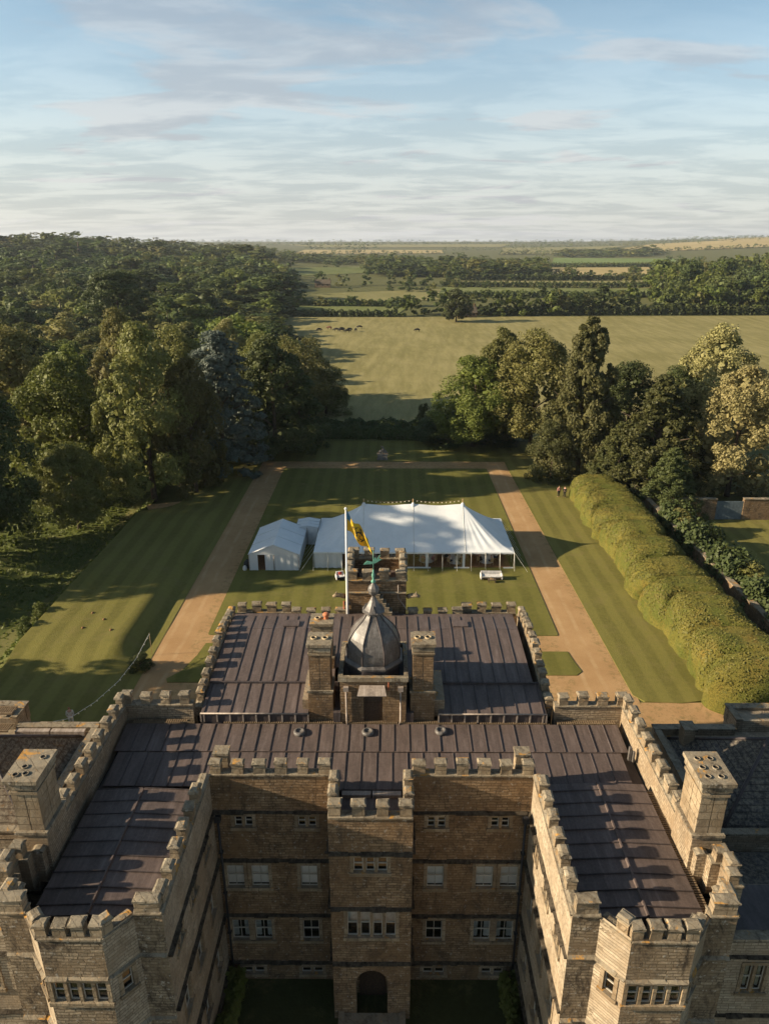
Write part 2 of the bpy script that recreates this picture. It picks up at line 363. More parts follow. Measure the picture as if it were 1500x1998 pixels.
def window(P0, P1, op, lights=1, look='dark', bars=1, parent=None):
    """stone surround and mullions; sash, panes and what hangs behind them are its sub-parts"""
    d, n, ln = frame_of(P0, P1); u0, u1, za, zb = op[:4]; b = MB(); B = lambda *a: b.obox(P0, d, n, *a)
    s = .13
    B(u0-s, u0+.02, -.20, .035, za-.02, zb+s); B(u1-.02, u1+s, -.20, .035, za-.02, zb+s)     # jambs
    B(u0+.021, u1-.021, -.20, .033, zb-.03, zb+s-.004)                                             # head
    B(u0-s-.04, u1+s+.04, -.20, .09, za-.16, za+.015)                                             # sill
    wdt = (u1-u0)/lights
    for i in range(1, lights): B(u0+wdt*i-.065, u0+wdt*i+.065, -.19, .012, za+.016, zb-.031)
    w_ = b.build('window', 'ashlar', parent or house)
    back = MB(); back.obox(P0, d, n, u0-.1, u1+.1, -.62, -.60, za-.1, zb+.1)
    for i in range(lights):
        a0 = u0+wdt*i+(.067 if i else .022); a1 = u0+wdt*(i+1)-(.067 if i < lights-1 else .022)
        f = MB(); t = .035; F_ = lambda *a: f.obox(P0, d, n, *a)
        z0, z1 = za+.02, zb-.035
        F_(a0, a0+t, -.15, -.10, z0, z1); F_(a1-t, a1, -.15, -.10, z0, z1); F_(a0+t, a1-t, -.149, -.101, z0, z0+t); F_(a0+t, a1-t, -.149, -.101, z1-t, z1)
        for k in range(1, bars+1):
            zb_ = z0+(z1-z0)*k/(bars+1); F_(a0+t, a1-t, -.148, -.095, zb_-.022, zb_+.022)
        if a1-a0 > .6: F_((a0+a1)/2-.012, (a0+a1)/2+.012, -.147, -.104, z0+t, z1-t)
        f.build('sash', 'frame', w_)
        zsp = [z0+t+(z1-z0-2*t)*k/(bars+1) for k in range(bars+2)]
        for k in range(bars+1):
            g = MB(); q_ = lambda u, z: (P0[0]+d[0]*u-n[0]*.125, P0[1]+d[1]*u-n[1]*.125, z); g.face([q_(a0+t, zsp[k]+.022), q_(a1-t, zsp[k]+.022), q_(a1-t, zsp[k+1]-.022), q_(a0+t, zsp[k+1]-.022)]); g.build('pane', 'glass', w_)
        if look == 'blind':
            g = MB(); g.obox(P0, d, n, a0+.01, a1-.01, -.26, -.25, z0, z1); g.build('blind', 'blind', w_)
        elif look == 'half':
            g = MB(); g.obox(P0, d, n, a0+.01, a1-.01, -.26, -.25, z0+(z1-z0)*.42, z1); g.build('blind', 'curtain', w_)
        elif look == 'curtain':
            for (c0, c1) in ((a0, a0+(a1-a0)*.3), (a1-(a1-a0)*.33, a1)):
                g = MB()
                for k in range(5):
                    x0 = c0+(c1-c0)*k/5; g.obox(P0, d, n, x0, x0+(c1-c0)/5.05, -.30+.03*(k % 2), -.27+.03*(k % 2), z0, z1)
                g.build('curtain', 'curtain', w_)
        elif look == 'amber':
            g = MB(); g.obox(P0, d, n, a0+.01, a1-.01, -.32, -.30, z0, z0+(z1-z0)*.93); g.build('blind', 'amber', w_)
    back.build('room_backing', 'dark', w_)
    return w_
def string(P0, P1, z, mat='string', h=.16, out=.14, ext=.0, k=0):
    """string course: sloped top, broken into uneven lengths"""
    d, n, ln = frame_of(P0, P1); b = MB(); rnd = random.Random(int(z*100+ln*10+P0[0]*7))
    q = lambda u, v, zz: (P0[0]+d.x*u+n.x*v, P0[1]+d.y*u+n.y*v, zz)
    u = -ext+.004
    while u < ln+ext-.01:
        e = min(ln+ext-.004, u+rnd.uniform(.3, .9)); o = out*rnd.uniform(.6, 1.15)+.003*k; hh = h*rnd.uniform(.6, 1.2)
        b.hexa([q(u,o,z-hh*.35), q(e,o,z-hh*.35), q(e,-.03,z-hh*.5), q(u,-.03,z-hh*.5)], [q(u,o,z), q(e,o,z), q(e,-.03,z+hh*.7), q(u,-.03,z+hh*.7)]); u = e+.004
    return b.build('string_course', mat, house)
# --- merlons: three shared shapes, stone body with a weathered, overhanging cap
def merlon_mesh(wd, th, hh, seed):
    r = random.Random(seed); b = MB(); w2, t2 = wd/2, th/2
    j = lambda: r.uniform(-.032, .032)
    b.hexa([(-w2,-t2,0),(w2,-t2,0),(w2,t2,0),(-w2,t2,0)], [(-w2+j(),-t2+j(),hh-.17),(w2+j(),-t2+j(),hh-.17),(w2+j(),t2+j(),hh-.17),(-w2+j(),t2+j(),hh-.17)])
    b.mat(1); o = .042
    b.hexa([(-w2-o,-t2-o,hh-.172),(w2+o,-t2-o,hh-.172),(w2+o,t2+o,hh-.172),(-w2-o,t2+o,hh-.172)], [(-w2-o+j(),-t2-o+j(),hh-.09),(w2+o+j(),-t2-o+j(),hh-.09),(w2+o+j(),t2+o+j(),hh-.09),(-w2-o+j(),t2+o+j(),hh-.09)])
    b.hexa([(-w2-.02,-t2-.02,hh-.092),(w2+.02,-t2-.02,hh-.092),(w2+.02,t2+.02,hh-.092),(-w2-.02,t2+.02,hh-.092)], [(-w2*.94+j(),-t2*.62,hh-.03+j()*.5),(w2*.94+j(),-t2*.62,hh-.03+j()*.5),(w2*.94,t2*.62,hh-.03+j()*.5),(-w2*.94,t2*.62,hh-.03+j()*.5)])
    me = b.mesh('merlon'); me.materials.append(M['ashlar']); me.materials.append(M['coping']); return me
MER = {}
PC = [0]
def parapet(P0, P1, zc, zin, zc1=None, merl=True, sp=.97, mw=.50, mh=.70, th=.36, start=None, count=None, parent=None, back='render', skip=()):
    """parapet body behind the wall skin, coping and merlons. zc crenel level, zin level of the roof behind"""
    d, n, ln = frame_of(P0, P1); zc1 = zc if zc1 is None else zc1; PC[0] += 1; e = .003*PC[0] % .06
    q = lambda u, v, z: (P0[0]+d.x*u+n.x*v, P0[1]+d.y*u+n.y*v, z); b = MB()
    par = parent or house
    o, i, a, z = -.012, -th, .012, ln-.012
    b.hexa([q(a,o,zin), q(z,o,zin), q(z,i,zin), q(a,i,zin)], [q(a,o,zc-.1), q(z,o,zc1-.1), q(z,i,zc1-.1), q(a,i,zc-.1)])
    b.build('parapet', back, par)
    b = MB(); k = max(1, round(ln/.95)); o, i = .06+e*.3, -th-.05-e*.3
    for s_ in range(k):
        u0, u1 = ln*s_/k+.003, ln*(s_+1)/k-.003; za = zc+(zc1-zc)*u0/ln; zb = zc+(zc1-zc)*u1/ln
        jj = random.uniform(-.008, .008)+e*.5
        b.hexa([q(u0,o,za-.11+jj), q(u1,o,zb-.11+jj), q(u1,i,zb-.11+jj), q(u0,i,za-.11+jj)], [q(u0,o,za-.04+jj), q(u1,o,zb-.04+jj), q(u1,i,zb-.04+jj), q(u0,i,za-.04+jj)])
        m_ = (o+i)/2
        b.hexa([q(u0,o-.03,za-.042+jj), q(u1,o-.03,zb-.042+jj), q(u1,i+.03,zb-.042+jj), q(u0,i+.03,za-.042+jj)], [q(u0,m_+.1,za+.02+jj), q(u1,m_+.1,zb+.02+jj), q(u1,m_-.1,zb+.02+jj), q(u0,m_-.1,za+.02+jj)])
    b.build('coping', 'coping', par)
    if not merl: return
    if start is None:
        cnt = max(1, int((ln-mw)/sp)+1); st = (ln-(cnt-1)*sp)/2
    else: st = start; cnt = count or int((ln-st)/sp+.6)
    for m_ in range(cnt):
        if m_ in skip: continue
        u = st+m_*sp; key = (round(mw,2), round(th,2), round(mh,2), random.randrange(7))
        if key not in MER: MER[key] = merlon_mesh(mw, th, mh, hash(key) % 1000)
        o_ = new('merlon', MER[key], par); p = q(u, -th/2, zc+(zc1-zc)*u/ln-.045)
        o_.location = p; o_.rotation_euler = (random.uniform(-.025,.025), random.uniform(-.025,.025), math.atan2(d.y, d.x)+random.uniform(-.04,.04)); o_.scale.z = random.uniform(.92, 1.06); o_.scale.x = random.uniform(.90, 1.10)
ZC = 12.97
fac = ['top', 'second', 'first', 'base']
def mirror(P): return (-P[0], P[1])
# --- main facade between the wings
for sgn in (-1, 1):
    P0, P1 = ((-7.2, 25.3), (-1.8, 25.3)) if sgn < 0 else ((1.8, 25.3), (7.2, 25.3))
    def U(a, b, z0, z1): return (-b-P0[0], -a-P0[0], z0, z1) if sgn < 0 else (a-P0[0], b-P0[0], z0, z1)
    ops = [(U(5.42,6.28,9.93,10.60),2,'dark'), (U(2.52,3.38,9.93,10.60),2,'amber'),
           (U(6.02,6.88,6.25,7.66),1,'blind'), (U(4.86,5.72,6.25,7.66),1,'blind'), (U(2.56,3.40,6.25,7.66),1,'blind'),
           (U(6.02,6.88,2.78,4.17),1,'curtain'), (U(4.90,5.76,2.78,4.17),1,'curtain'), (U(2.58,3.42,2.78,4.17),1,'dark'),
           (U(5.45,6.55,.42,.92),2,'dark'), (U(2.50,3.58,.42,.92),2,'dark')]
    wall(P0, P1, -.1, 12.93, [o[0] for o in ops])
    for o, li, lk in ops: window(P0, P1, o, li, lk, 1 if o[3] > 1.2 else 0)
    for z in (10.82, 7.95, 4.46, 1.24): string(P0, P1, z, k=1)
    parapet(P0, P1, ZC, 11.3, start=.30 if sgn < 0 else .30, count=6, sp=.965)
    # rainwater pipe in the corner
    b = MB(); xx = sgn*6.98; b.tube([(xx, 25.18, 10.4), (xx, 25.18, .1)], .055, 8); b.box(xx-.14, xx+.14, 25.04, 25.29, 10.4, 10.75)
    for z in (8.5, 6.0, 3.4): b.box(xx-.1, xx+.1, 25.1, 25.27, z, z+.07)
    b.build('rainwater_pipe', 'iron', house)
# --- porch tower
pf0, pf1 = (-1.8, 23.35), (1.8, 23.35)
wall((-1.8,25.3), pf0, -.1, 12.40); wall(pf1, (1.8,25.3), -.1, 12.40)
pops = [((1.03,2.53,9.35,10.24),3,'amber'), ((.70,2.92,5.46,7.08),4,'half')]
wall(pf0, pf1, 3.75, 12.40, [o[0] for o in pops])
for o, li, lk in pops: window(pf0, pf1, o, li, lk, 1)
# arch stage
b = MB(); ax, sprg = .74, 2.46
b.face([(-1.8,23.35,-.1),(-ax,23.35,-.1),(-ax,23.35,sprg),(-1.8,23.35,sprg)]); b.face([(ax,23.35,-.1),(1.8,23.35,-.1),(1.8,23.35,sprg),(ax,23.35,sprg)])
pts = [(-ax*math.cos(t), 23.35, sprg+.82*math.sin(t)) for t in np.linspace(0, math.pi, 17)]
for i in range(16):
    p, q = pts[i], pts[i+1]; b.face([p, q, (q[0],23.35,3.75), (p[0],23.35,3.75)])
    b.mat(1).face([p, (p[0],23.85,p[2]), (q[0],23.85,q[2]), q]); b.mat(0)
b.face([(-1.8,23.35,sprg),(-ax,23.35,sprg),(-ax,23.35,3.75),(-1.8,23.35,3.75)]); b.face([(ax,23.35,sprg),(1.8,23.35,sprg),(1.8,23.35,3.75),(ax,23.35,3.75)])
b.mat(1)
for s_ in (-1, 1): b.face([(s_*ax,23.35,-.1),(s_*ax,23.85,-.1),(s_*ax,23.85,sprg),(s_*ax,23.35,sprg)])
b.build('archway', ['stone','ashlar'], house)
b = MB(); b.box(-1.6, 1.6, 24.6, 24.65, -.1, 3.7); b.build('porch_inner_wall', 'stone', house)
b = MB(); b.box(-.62, .62, 24.50, 24.58, 0, 2.45); dr = b.build('door', 'door', house)
for k in range(5):
    b = MB(); b.box(-.60+k*.24, -.60+k*.24+.225, 24.47, 24.499, .05, 2.4); b.build('plank', 'door', dr)
b = MB()
for i in range(3): b.box(-1.5, 1.5, 22.2+.3*i, 23.34, -.05+.0, .14*(i+1)+.002*i)
b.build('porch_steps', 'coping', house)
for s_ in (-1, 1):
    b = MB(); b.box(s_*1.45-.14, s_*1.45+.14, 21.2, 23.33, -.05, .55); b.build('step_wall', 'ashlar', house)
    b = MB(); b.tube([(s_*1.72, 23.2, 3.3), (s_*1.72, 23.2, 0)], .05, 8); 
for z in (10.42, 7.22, 3.78):
    string(pf0, pf1, z, out=.16, k=2); string((-1.8,25.3), pf0, z, out=.15, k=3); string(pf1, (1.8,25.3), z, out=.15, k=3)
parapet(pf0, pf1, 12.45, 11.3, start=.30, count=4, sp=1.0, mh=.74, mw=.50)
parapet((-1.8,25.28), (-1.8,23.8), 12.75, 11.3, 12.5, start=.3, count=2, sp=.8); parapet((1.8,23.8), (1.8,25.28), 12.5, 11.3, 12.75, start=.4, count=2, sp=.8)
# --- wings
for sgn in (-1, 1):
    def E_(a, b): return (a, b) if sgn > 0 else (mirror(b), mirror(a))     # keeps the outside on the outside
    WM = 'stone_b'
    # courtyard side
    a, b_ = E_((7.2, 25.3), (7.2, 18.3)); ln = 7.0
    ops = []
    for z0, z1 in ((9.85, 10.6), (6.2, 7.6), (2.75, 4.15)):
        for u in (1.1, 3.3, 5.3): ops.append((u, u+.8, z0, z1) if sgn > 0 else (ln-u-.8, ln-u, z0, z1))
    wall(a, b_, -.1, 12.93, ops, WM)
    for i, o in enumerate(ops): window(a, b_, o, 2 if o[2] > 9 else 1, ('dark','curtain','blind')[i % 3], 1)
    for z in (10.82, 7.95, 4.46, 1.24): string(a, b_, z, k=4)
    parapet(a, b_, ZC, 11.4, start=.9 if sgn > 0 else .62, count=6, sp=.97)
    # end wall with canted bay
    pts = [(7.2,18.3),(8.2,18.3),(9.0,17.4),(11.2,17.4),(12.0,18.3),(13.0,18.3)]
    for k in range(5):
        a, b_ = E_(pts[k], pts[k+1]); d_, n_, ln = frame_of(a, b_); ops = []
        if k == 2:
            for z0 in (9.72, 6.0, 2.6): ops.append((.12, 2.08, z0, z0+1.02 if z0 > 9 else z0+1.45))
        elif k in (1, 3):
            for z0 in (9.72, 6.0, 2.6): ops.append((.42, .86, z0, z0+1.02 if z0 > 9 else z0+1.45))
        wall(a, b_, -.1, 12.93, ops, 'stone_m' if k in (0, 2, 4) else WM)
        for o in ops: window(a, b_, o, 4 if k == 2 else 1, 'amber' if (k != 2 and sgn < 0) else 'dark', 1)
        for z in (10.92, 7.6, 4.3): string(a, b_, z, 'coping', .13, .12, k=k)
        if k == 2: parapet(a, b_, ZC-.1, 11.4, start=.16, count=4, sp=.63, mw=.42, mh=.70)
        elif k in (1, 3): parapet(a, b_, ZC-.1, 11.4, start=.24 if (k == 3) == (sgn > 0) else .80, count=1, mw=.46)
        else: parapet(a, b_, ZC+.02, 11.4, start=.5, count=1, mw=.86, mh=.7)
    # outer side, with a shallow garderobe projection near the front
    op = [(13.0,18.3),(13.0,19.55),(13.75,19.55),(13.75,20.95),(13.0,20.95),(13.0,30.7)]
    for k in range(5):
        a, b_ = E_(op[k], op[k+1]); d_, n_, ln = frame_of(a, b_)
        ops = [(u, u+.8, 6.2, 7.6) for u in (2.5, 5.5, 7.8)] if k == 4 else []
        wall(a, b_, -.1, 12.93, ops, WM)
        for o in ops: window(a, b_, o, 1, 'dark', 1)
        for z in (10.82, 7.95, 4.46): string(a, b_, z, 'string', k=k+2)
        if k == 4: parapet(a, b_, ZC, 11.4, start=(2.5 if sgn > 0 else .45), count=8, sp=.97)
        elif k in (0, 2): parapet(a, b_, ZC, 11.4)
        else: parapet(a, b_, ZC, 11.4, start=.38, count=1, mw=.42)
    # north side of the wing
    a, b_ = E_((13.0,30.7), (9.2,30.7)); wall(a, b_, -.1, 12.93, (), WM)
    parapet(a, b_, ZC, 11.4, start=.42 if sgn > 0 else .42, count=4, sp=.98)
    # chimney stack on the outer wall
    b = MB(); x0, x1 = 12.5, 13.66
    X = lambda u: sgn*u
    def bx(bb, xa, xb, *r): bb.box(min(X(xa), X(xb)), max(X(xa), X(xb)), *r)
    bx(b, x0, x1, 21.28, 22.95, 11.3, 13.52); 
    ch = b.build('chimney', 'render', house)
    b = MB(); bx(b, x0-.06, x1+.06, 21.22, 23.01, 13.5, 13.62); b.build('chimney_plinth', 'coping', ch)
    for (ya, yb) in ((21.36, 22.08), (22.12, 22.86)):
        for (xa, xb) in ((x0+.08, 13.06), (13.10, x1-.08)):
            b = MB(); bx(b, xa, xb, ya, yb, 13.62, 15.66); b.build('flue_shaft', 'ashlar', ch)
    b = MB(); bx(b, x0+.1, x1-.1, 21.40, 22.84, 13.6, 15.7); b.build('flue_core', 'render', ch)
    b = MB(); bx(b, x0+.03, x1-.03, 21.30, 22.93, 15.40, 15.52); b.build('chimney_band', 'ashlar', ch)
    b = MB(); bx(b, x0+.0, x1+.0, 21.27, 22.96, 15.66, 15.95); bx(b, x0-.08, x1+.08, 21.19, 23.04, 15.95, 16.12); b.build('chimney_cap', 'coping', ch)
    pots = [(12.8,21.6),(13.3,21.6),(12.8,22.1),(13.3,22.1),(12.8,22.6),(13.3,22.6)] if sgn > 0 else [(13.35,21.55),(13.0,21.62),(13.2,22.0),(12.75,22.55)]
    for (px_, py_) in pots:
        b = MB(); b.lathe([(.125,16.10),(.125,16.15),(.13,16.165),(.10,16.17),(.095,16.13)], X(px_), py_, 14); b.build('chimney_pot', 'coping', ch)
        b = MB(); b.lathe([(.098,16.135),(.05,16.135)], X(px_), py_, 14); b.build('flue_opening', 'dark', ch)
# --- raised central block towards the garden
side = [(30.72,12.50),(31.6,12.80),(33.0,13.06),(34.6,13.44),(36.4,13.50),(38.0,13.30),(39.5,13.20)]
for sgn in (-1, 1):
    for k in range(6):
        (ya, za), (yb, zb) = side[k], side[k+1]
        if sgn > 0: a, b_, z0, z1 = (9.2, ya), (9.2, yb), za, zb
        else: a, b_, z0, z1 = (-9.2, yb), (-9.2, ya), zb, za
        wall(a, b_, -.1, z0-.04, (), 'stone_b', z1b=z1-.04)
        L_ = abs(yb-ya); parapet(a, b_, z0, 12.0, z1, start=L_*.3 if L_ < 1.2 else .35, count=1 if L_ < 1.2 else 2, sp=.8, mw=.48, mh=.62)
nops = [(u, u+.9, 6.2, 7.7) for u in (1.5, 4.2, 6.4)]
wall((9.2,39.5), (1.85,39.5), -.1, 13.02, nops); wall((-1.85,39.5), (-9.2,39.5), -.1, 13.02, nops)
for q in (((9.2,39.5),(1.85,39.5)), ((-1.85,39.5),(-9.2,39.5))):
    for o in nops: window(q[0], q[1], o, 1, 'dark', 1)
# north parapet: outer bays step up behind the corner
for sgn in (-1, 1):
    for (xa, xb, yy, zc, cnt) in ((1.9, 5.35, 39.5, 13.10, 4), (5.35, 8.75, 39.9, 13.25, 4)):
        if sgn > 0: a, b_ = (xb, yy), (xa, yy)
        else: a, b_ = (-xa, yy), (-xb, yy)
        parapet(a, b_, zc, 11.9, start=.3, count=cnt, sp=.93, mw=.54, mh=.66)
    a, b_ = ((8.75,39.9),(5.35,39.9)) if sgn > 0 else ((-5.35,39.9),(-8.75,39.9))
    wall(a, b_, -.1, 13.2)
    for xx in (5.35, 8.75):
        p, q = ((sgn*xx, 39.5), (sgn*xx, 39.9)); 
        if (sgn > 0) != (xx > 6): p, q = q, p
        wall(p, q, -.1, 13.18)
# --- north stair tower
tw = [(-1.85,39.3),(1.85,39.3),(1.85,42.9),(-1.85,42.9)]
for k in range(4):
    a, b_ = tw[k], tw[(k+1) % 4]; wall(a, b_, 0 if k else 11.8, 15.56)
    parapet(a, b_, 15.62, 14.6, start=.34, count=4, sp=(frame_of(a,b_)[2]-.68)/3, mw=.60, mh=.70, back='stone')
string((-1.85,39.3), (1.85,39.3), 14.75, 'coping', .12, .1)
b = MB(); b.box(-1.6, 1.6, 39.6, 42.6, 14.5, 14.72); b.build('tower_roof', 'lead', house)
b = MB(); b.box(-1.1, .9, 40.3, 42.0, 14.70, 15.05); b.build('roof_hatch', 'wood', house)
for k in range(8):                                                     # outside stair climbing the tower
    x0 = 1.35-k*.19; z1 = 13.05+k*.30
    b = MB(); b.box(x0-.20, x0, 38.72, 39.29, 12.6, z1); b.mat(1).box(x0-.24, x0+.03, 38.66, 39.292, z1-.002, z1+.06); b.build('stair_step', ['ashlar','coping'], house)
for sgn in (-1, 1):                                                    # carved beasts at the tower's corners
    b = MB(); x = sgn*1.95
    b.tube([(x, 39.55, 14.35), (x+sgn*.25, 39.4, 14.5), (x+sgn*.55, 39.3, 14.55), (x+sgn*.75, 39.25, 14.48)], [.16,.15,.13,.07], 8)
    b.tube([(x+sgn*.55, 39.3, 14.62), (x+sgn*.5, 39.3, 14.8)], .06, 6, .03); b.build('gargoyle', 'ashlar', house)
b = MB(); b.tube([(-2.0,39.2,14.2),(-2.0,39.2,12.0)], .05, 8); b.build('terracotta_pipe', 'rust', house)
b = MB(); b.tube([(1.35,39.25,15.3),(1.35,39.25,14.4),(1.9,39.2,13.6),(1.9,39.2,12.4)], .03, 6); b.build('lead_pipe', 'lead_pale', house)

# ------------------------------------------------------------------ roofs
roof = MB(); 
roof.box(-12.56, 12.56, 25.72, 30.28, 11.2, 11.5); roof.box(-12.56,-7.62,18.72,25.72,11.2,11.5); roof.box(7.62,12.56,18.72,25.72,11.2,11.5)
roof.box(-1.38, 1.38, 23.8, 25.72, 11.2, 11.45); roof.box(-8.78, 8.78, 30.32, 39.06, 11.3, 11.95); roof.box(-8.7,-5.4,39.05,39.46,11.9,12.4); roof.box(5.4,8.7,39.05,39.46,11.9,12.4)
roof = roof.build('roof', 'lead_roll', house)
def sheet(quad, mat='lead', t=.03, name='lead_sheet'):
    b = MB(); j = random.uniform(-.008, .008)
    lo = [(p[0], p[1], p[2]-t) for p in quad]; hi = [(p[0], p[1], p[2]+j) for p in quad]
    return b.hexa(lo, hi).build(name, mat, roof)
def roll(p, q, r=.024, name='lead_roll', mat='lead_roll'):
    p, q = Vector(p), Vector(q); b = MB(); t = (q-p).normalized(); s_ = Vector((-t.y, t.x, 0)).normalized()
    lo = [p-s_*r*1.3, q-s_*r*1.3, q+s_*r*1.3, p+s_*r*1.3]; hi = [p-s_*r*.7, q-s_*r*.7, q+s_*r*.7, p+s_*r*.7]
    b.hexa([v-Vector((0,0,.02)) for v in lo], [v+Vector((0,0,r*1.6)) for v in hi]); return b.build(name, mat, roof)
# central south slope: two courses of sheets with rolls
def zf(y): return 11.72+(y-25.8)*.095
xs1 = np.arange(-12.5, 12.55, .752); 
def course(xs, ya, yb, z, xlim=None, lift=0):
    for i in range(len(xs)-1):
        xa, xb = xs[i], xs[i+1]
        sheet([(xa+.004,ya,z(ya)+lift),(xb-.004,ya,z(ya)+lift),(xb-.004,yb,z(yb)+lift),(xa+.004,yb,z(yb)+lift)])
        if i: roll((xa,ya+.02,z(ya)+lift),(xa,yb-.02,z(yb)+lift))
course(xs1, 27.99, 29.85, zf, lift=.05)
xs2 = np.arange(-12.3, 12.5, .735)
for i in range(len(xs2)-1):
    ya = 25.74 if -7.6 < (xs2[i]+xs2[i+1])/2 < 7.6 else 25.9
    if (xs2[i]+xs2[i+1])/2 > 7.6: ya = 25.95
    xa, xb = xs2[i], xs2[i+1]
    sheet([(xa+.004,ya,zf(ya)),(xb-.004,ya,zf(ya)),(xb-.004,27.98,zf(27.98)),(xa+.004,27.98,zf(27.98))]); 
    if i: roll((xa,ya+.02,zf(ya)),(xa,27.96,zf(27.98)))
for xa, xb in ((-1.34,-.04),(.04,1.34)):
    b = MB(); b.box(xa, xb, 25.42, 25.70, 11.45, 11.68); b.build('gutter_ledge', 'lead_pale', roof)
sheet([(-1.36,23.82,11.50),(1.36,23.82,11.50),(1.36,25.40,11.52),(-1.36,25.40,11.52)])
# wing decks: sheets laid across, low ridge along the middle
for sgn in (-1, 1):
    ya = [18.95]+[19.38+.745*k for k in range(9)]
    ya = [y for y in ya if y < 25.8]+[25.80 if sgn > 0 else 25.2]
    ins = 0 if sgn > 0 else 0
    for k in range(len(ya)-1):
        for (xa, xb, za, zb) in ((7.95,10.18,12.0,12.13),(10.20,12.30,12.13,12.02)):
            p = [(sgn*xa,ya[k]+.006,za),(sgn*xb,ya[k]+.006,zb),(sgn*xb,ya[k+1]-.006,zb),(sgn*xa,ya[k+1]-.006,za)]
            if sgn < 0: p = [p[1],p[0],p[3],p[2]]
            s_ = .012*(k % 2); p = [(a_[0],a_[1],a_[2]-.004*(len(ya)-k)-s_*.3) for a_ in p]
            sheet(p, t=.5)
        if k: roll((sgn*7.95,ya[k],12.0),(sgn*10.15,ya[k],12.12),.02); roll((sgn*10.22,ya[k],12.12),(sgn*12.3,ya[k],12.01),.02)
    roll((sgn*10.19,18.97,12.10),(sgn*10.19,ya[-1],12.11),.045, 'ridge_roll', 'lead')
# raised block: two pitches with a step between, then a flat crown
def zl(y): return 12.70+(y-30.0)*.14
def zu(y): return 13.12+(min(y,37.0)-32.2)*.085-(max(0,y-37.0))*.05
for sgn in (-1, 1):
    xs = [sgn*x for x in np.arange(3.3, 8.75, .66)]+[sgn*8.74]
    for i in range(len(xs)-1):
        xa, xb = sorted((xs[i], xs[i+1]))
        sheet([(xa+.004,30.0,zl(30)),(xb-.004,30.0,zl(30)),(xb-.004,32.15,zl(32.15)),(xa+.004,32.15,zl(32.15))])
        if i: roll((xs[i],30.0,zl(30)),(xs[i],32.13,zl(32.15)))
    b = MB(); b.box(min(xs[0],xs[-1]), max(xs[0],xs[-1]), 29.97, 30.31, 11.5, 12.66); b.build('fascia', 'lead_roll', roof)
    b = MB()
    for i in range(len(xs)): b.box(xs[i]-.035, xs[i]+.035, 29.93, 29.97, 12.2, 12.69)
    b.tube([(xs[0],29.95,12.70),(xs[-1],29.95,12.70)], .04, 6); b.build('eaves_roll', 'lead_pale', roof)
xs = np.arange(-8.74, 8.8, .66)
for i in range(len(xs)-1):
    xa, xb = xs[i], xs[i+1]; y0 = 32.2 if abs((xa+xb)/2) > 1.9 else 33.4
    sheet([(xa+.004,y0,zu(y0)),(xb-.004,y0,zu(y0)),(xb-.004,36.98,zu(36.98)),(xa+.004,36.98,zu(36.98))]); sheet([(xa+.004,37.0,zu(37)),(xb-.004,37.0,zu(37)),(xb-.004,39.0,zu(39.0)),(xa+.004,39.0,zu(39.0))])
    if i: roll((xa,y0,zu(y0)),(xa,37.0,zu(37))); roll((xa,37.0,zu(37)),(xa,38.6,zu(38.6)))
for sgn in (-1, 1):
    a_, b2 = sorted((sgn*1.9, sgn*8.74)); b = MB(); b.box(a_, b2, 32.12, 32.2, 12.5, 13.11); b.build('step_fascia', 'lead_roll', roof)
    b = MB(); b.box(sgn*5.05-.45, sgn*5.05+.45, 37.2, 37.9, 13.4, 13.60); b.build('roof_light', 'lead', roof)
    b = MB(); b.box(min(sgn*8.45,sgn*8.74),max(sgn*8.45,sgn*8.74),30.3,38.9,12.2,13.05); 
# gutters and duckboards
def duck(name, p, q, wd, step=.11):
    p, q = Vector(p), Vector(q); t = (q-p); ln = t.length; t /= ln; s_ = Vector((-t.y,t.x,0)); b = MB(); k = int(ln/step)
    for i in range(k):
        c = p+t*(i*step+.04); a = c-s_*wd/2; e = c+s_*wd/2; h = t*.032
        b.hexa([a-h,a+h,e+h,e-h] if False else [e-h,a-h,a+h,e+h], [v+Vector((0,0,.035)) for v in (e-h,a-h,a+h,e+h)])
    for v in (-.4, .4):
        c0, c1 = p+s_*wd*v, q+s_*wd*v; b.hexa([c0-s_*.03-Vector((0,0,.06)),c1-s_*.03-Vector((0,0,.06)),c1+s_*.03-Vector((0,0,.06)),c0+s_*.03-Vector((0,0,.06))],[c0-s_*.03-Vector((0,0,.002)),c1-s_*.03-Vector((0,0,.002)),c1+s_*.03-Vector((0,0,.002)),c0+s_*.03-Vector((0,0,.002))])
    o = b.build('duckboard', 'duck', house); return stuff(o)
for xa, xb in ((-7.6,-1.5),(-1.4,1.3),(1.4,5.3),(5.4,8.9),(9.3,12.3),(-12.2,-9.4)): duck('d', (xa,30.02,12.16), (xb,30.02,12.16), .30)
duck('d', (12.47,25.5,11.86), (12.47,19.1,11.86), .30)
for x, y in ((-3.66,29.22),(-.26,29.24),(3.38,29.33)):
    b = MB(); z = zf(y)+.08; b.lathe([(.30,z-.03),(.31,z+.05),(.27,z+.11),(.16,z+.13),(.15,z+.07),(.02,z+.07)], x, y, 18); b.build('roof_vent', 'lead_grey', house)
b = MB(); b.box(12.2, 12.33, 27.6, 27.75, 11.8, 12.55); b.box(12.37,12.45,27.5,27.6,11.8,12.4); b.build('vent_pipe', 'lead_grey', house)
# pinnacle stubs behind the facade's corner merlons
for sgn in (-1, 1):
    b = MB(); b.box(sgn*6.75-.3, sgn*6.75+.3, 25.8, 26.3, 11.6, 13.55); b.mat(1).box(sgn*6.75-.35, sgn*6.75+.35, 25.75, 26.35, 13.55, 13.66); b.build('parapet_pier', ['ashlar','coping'], house)

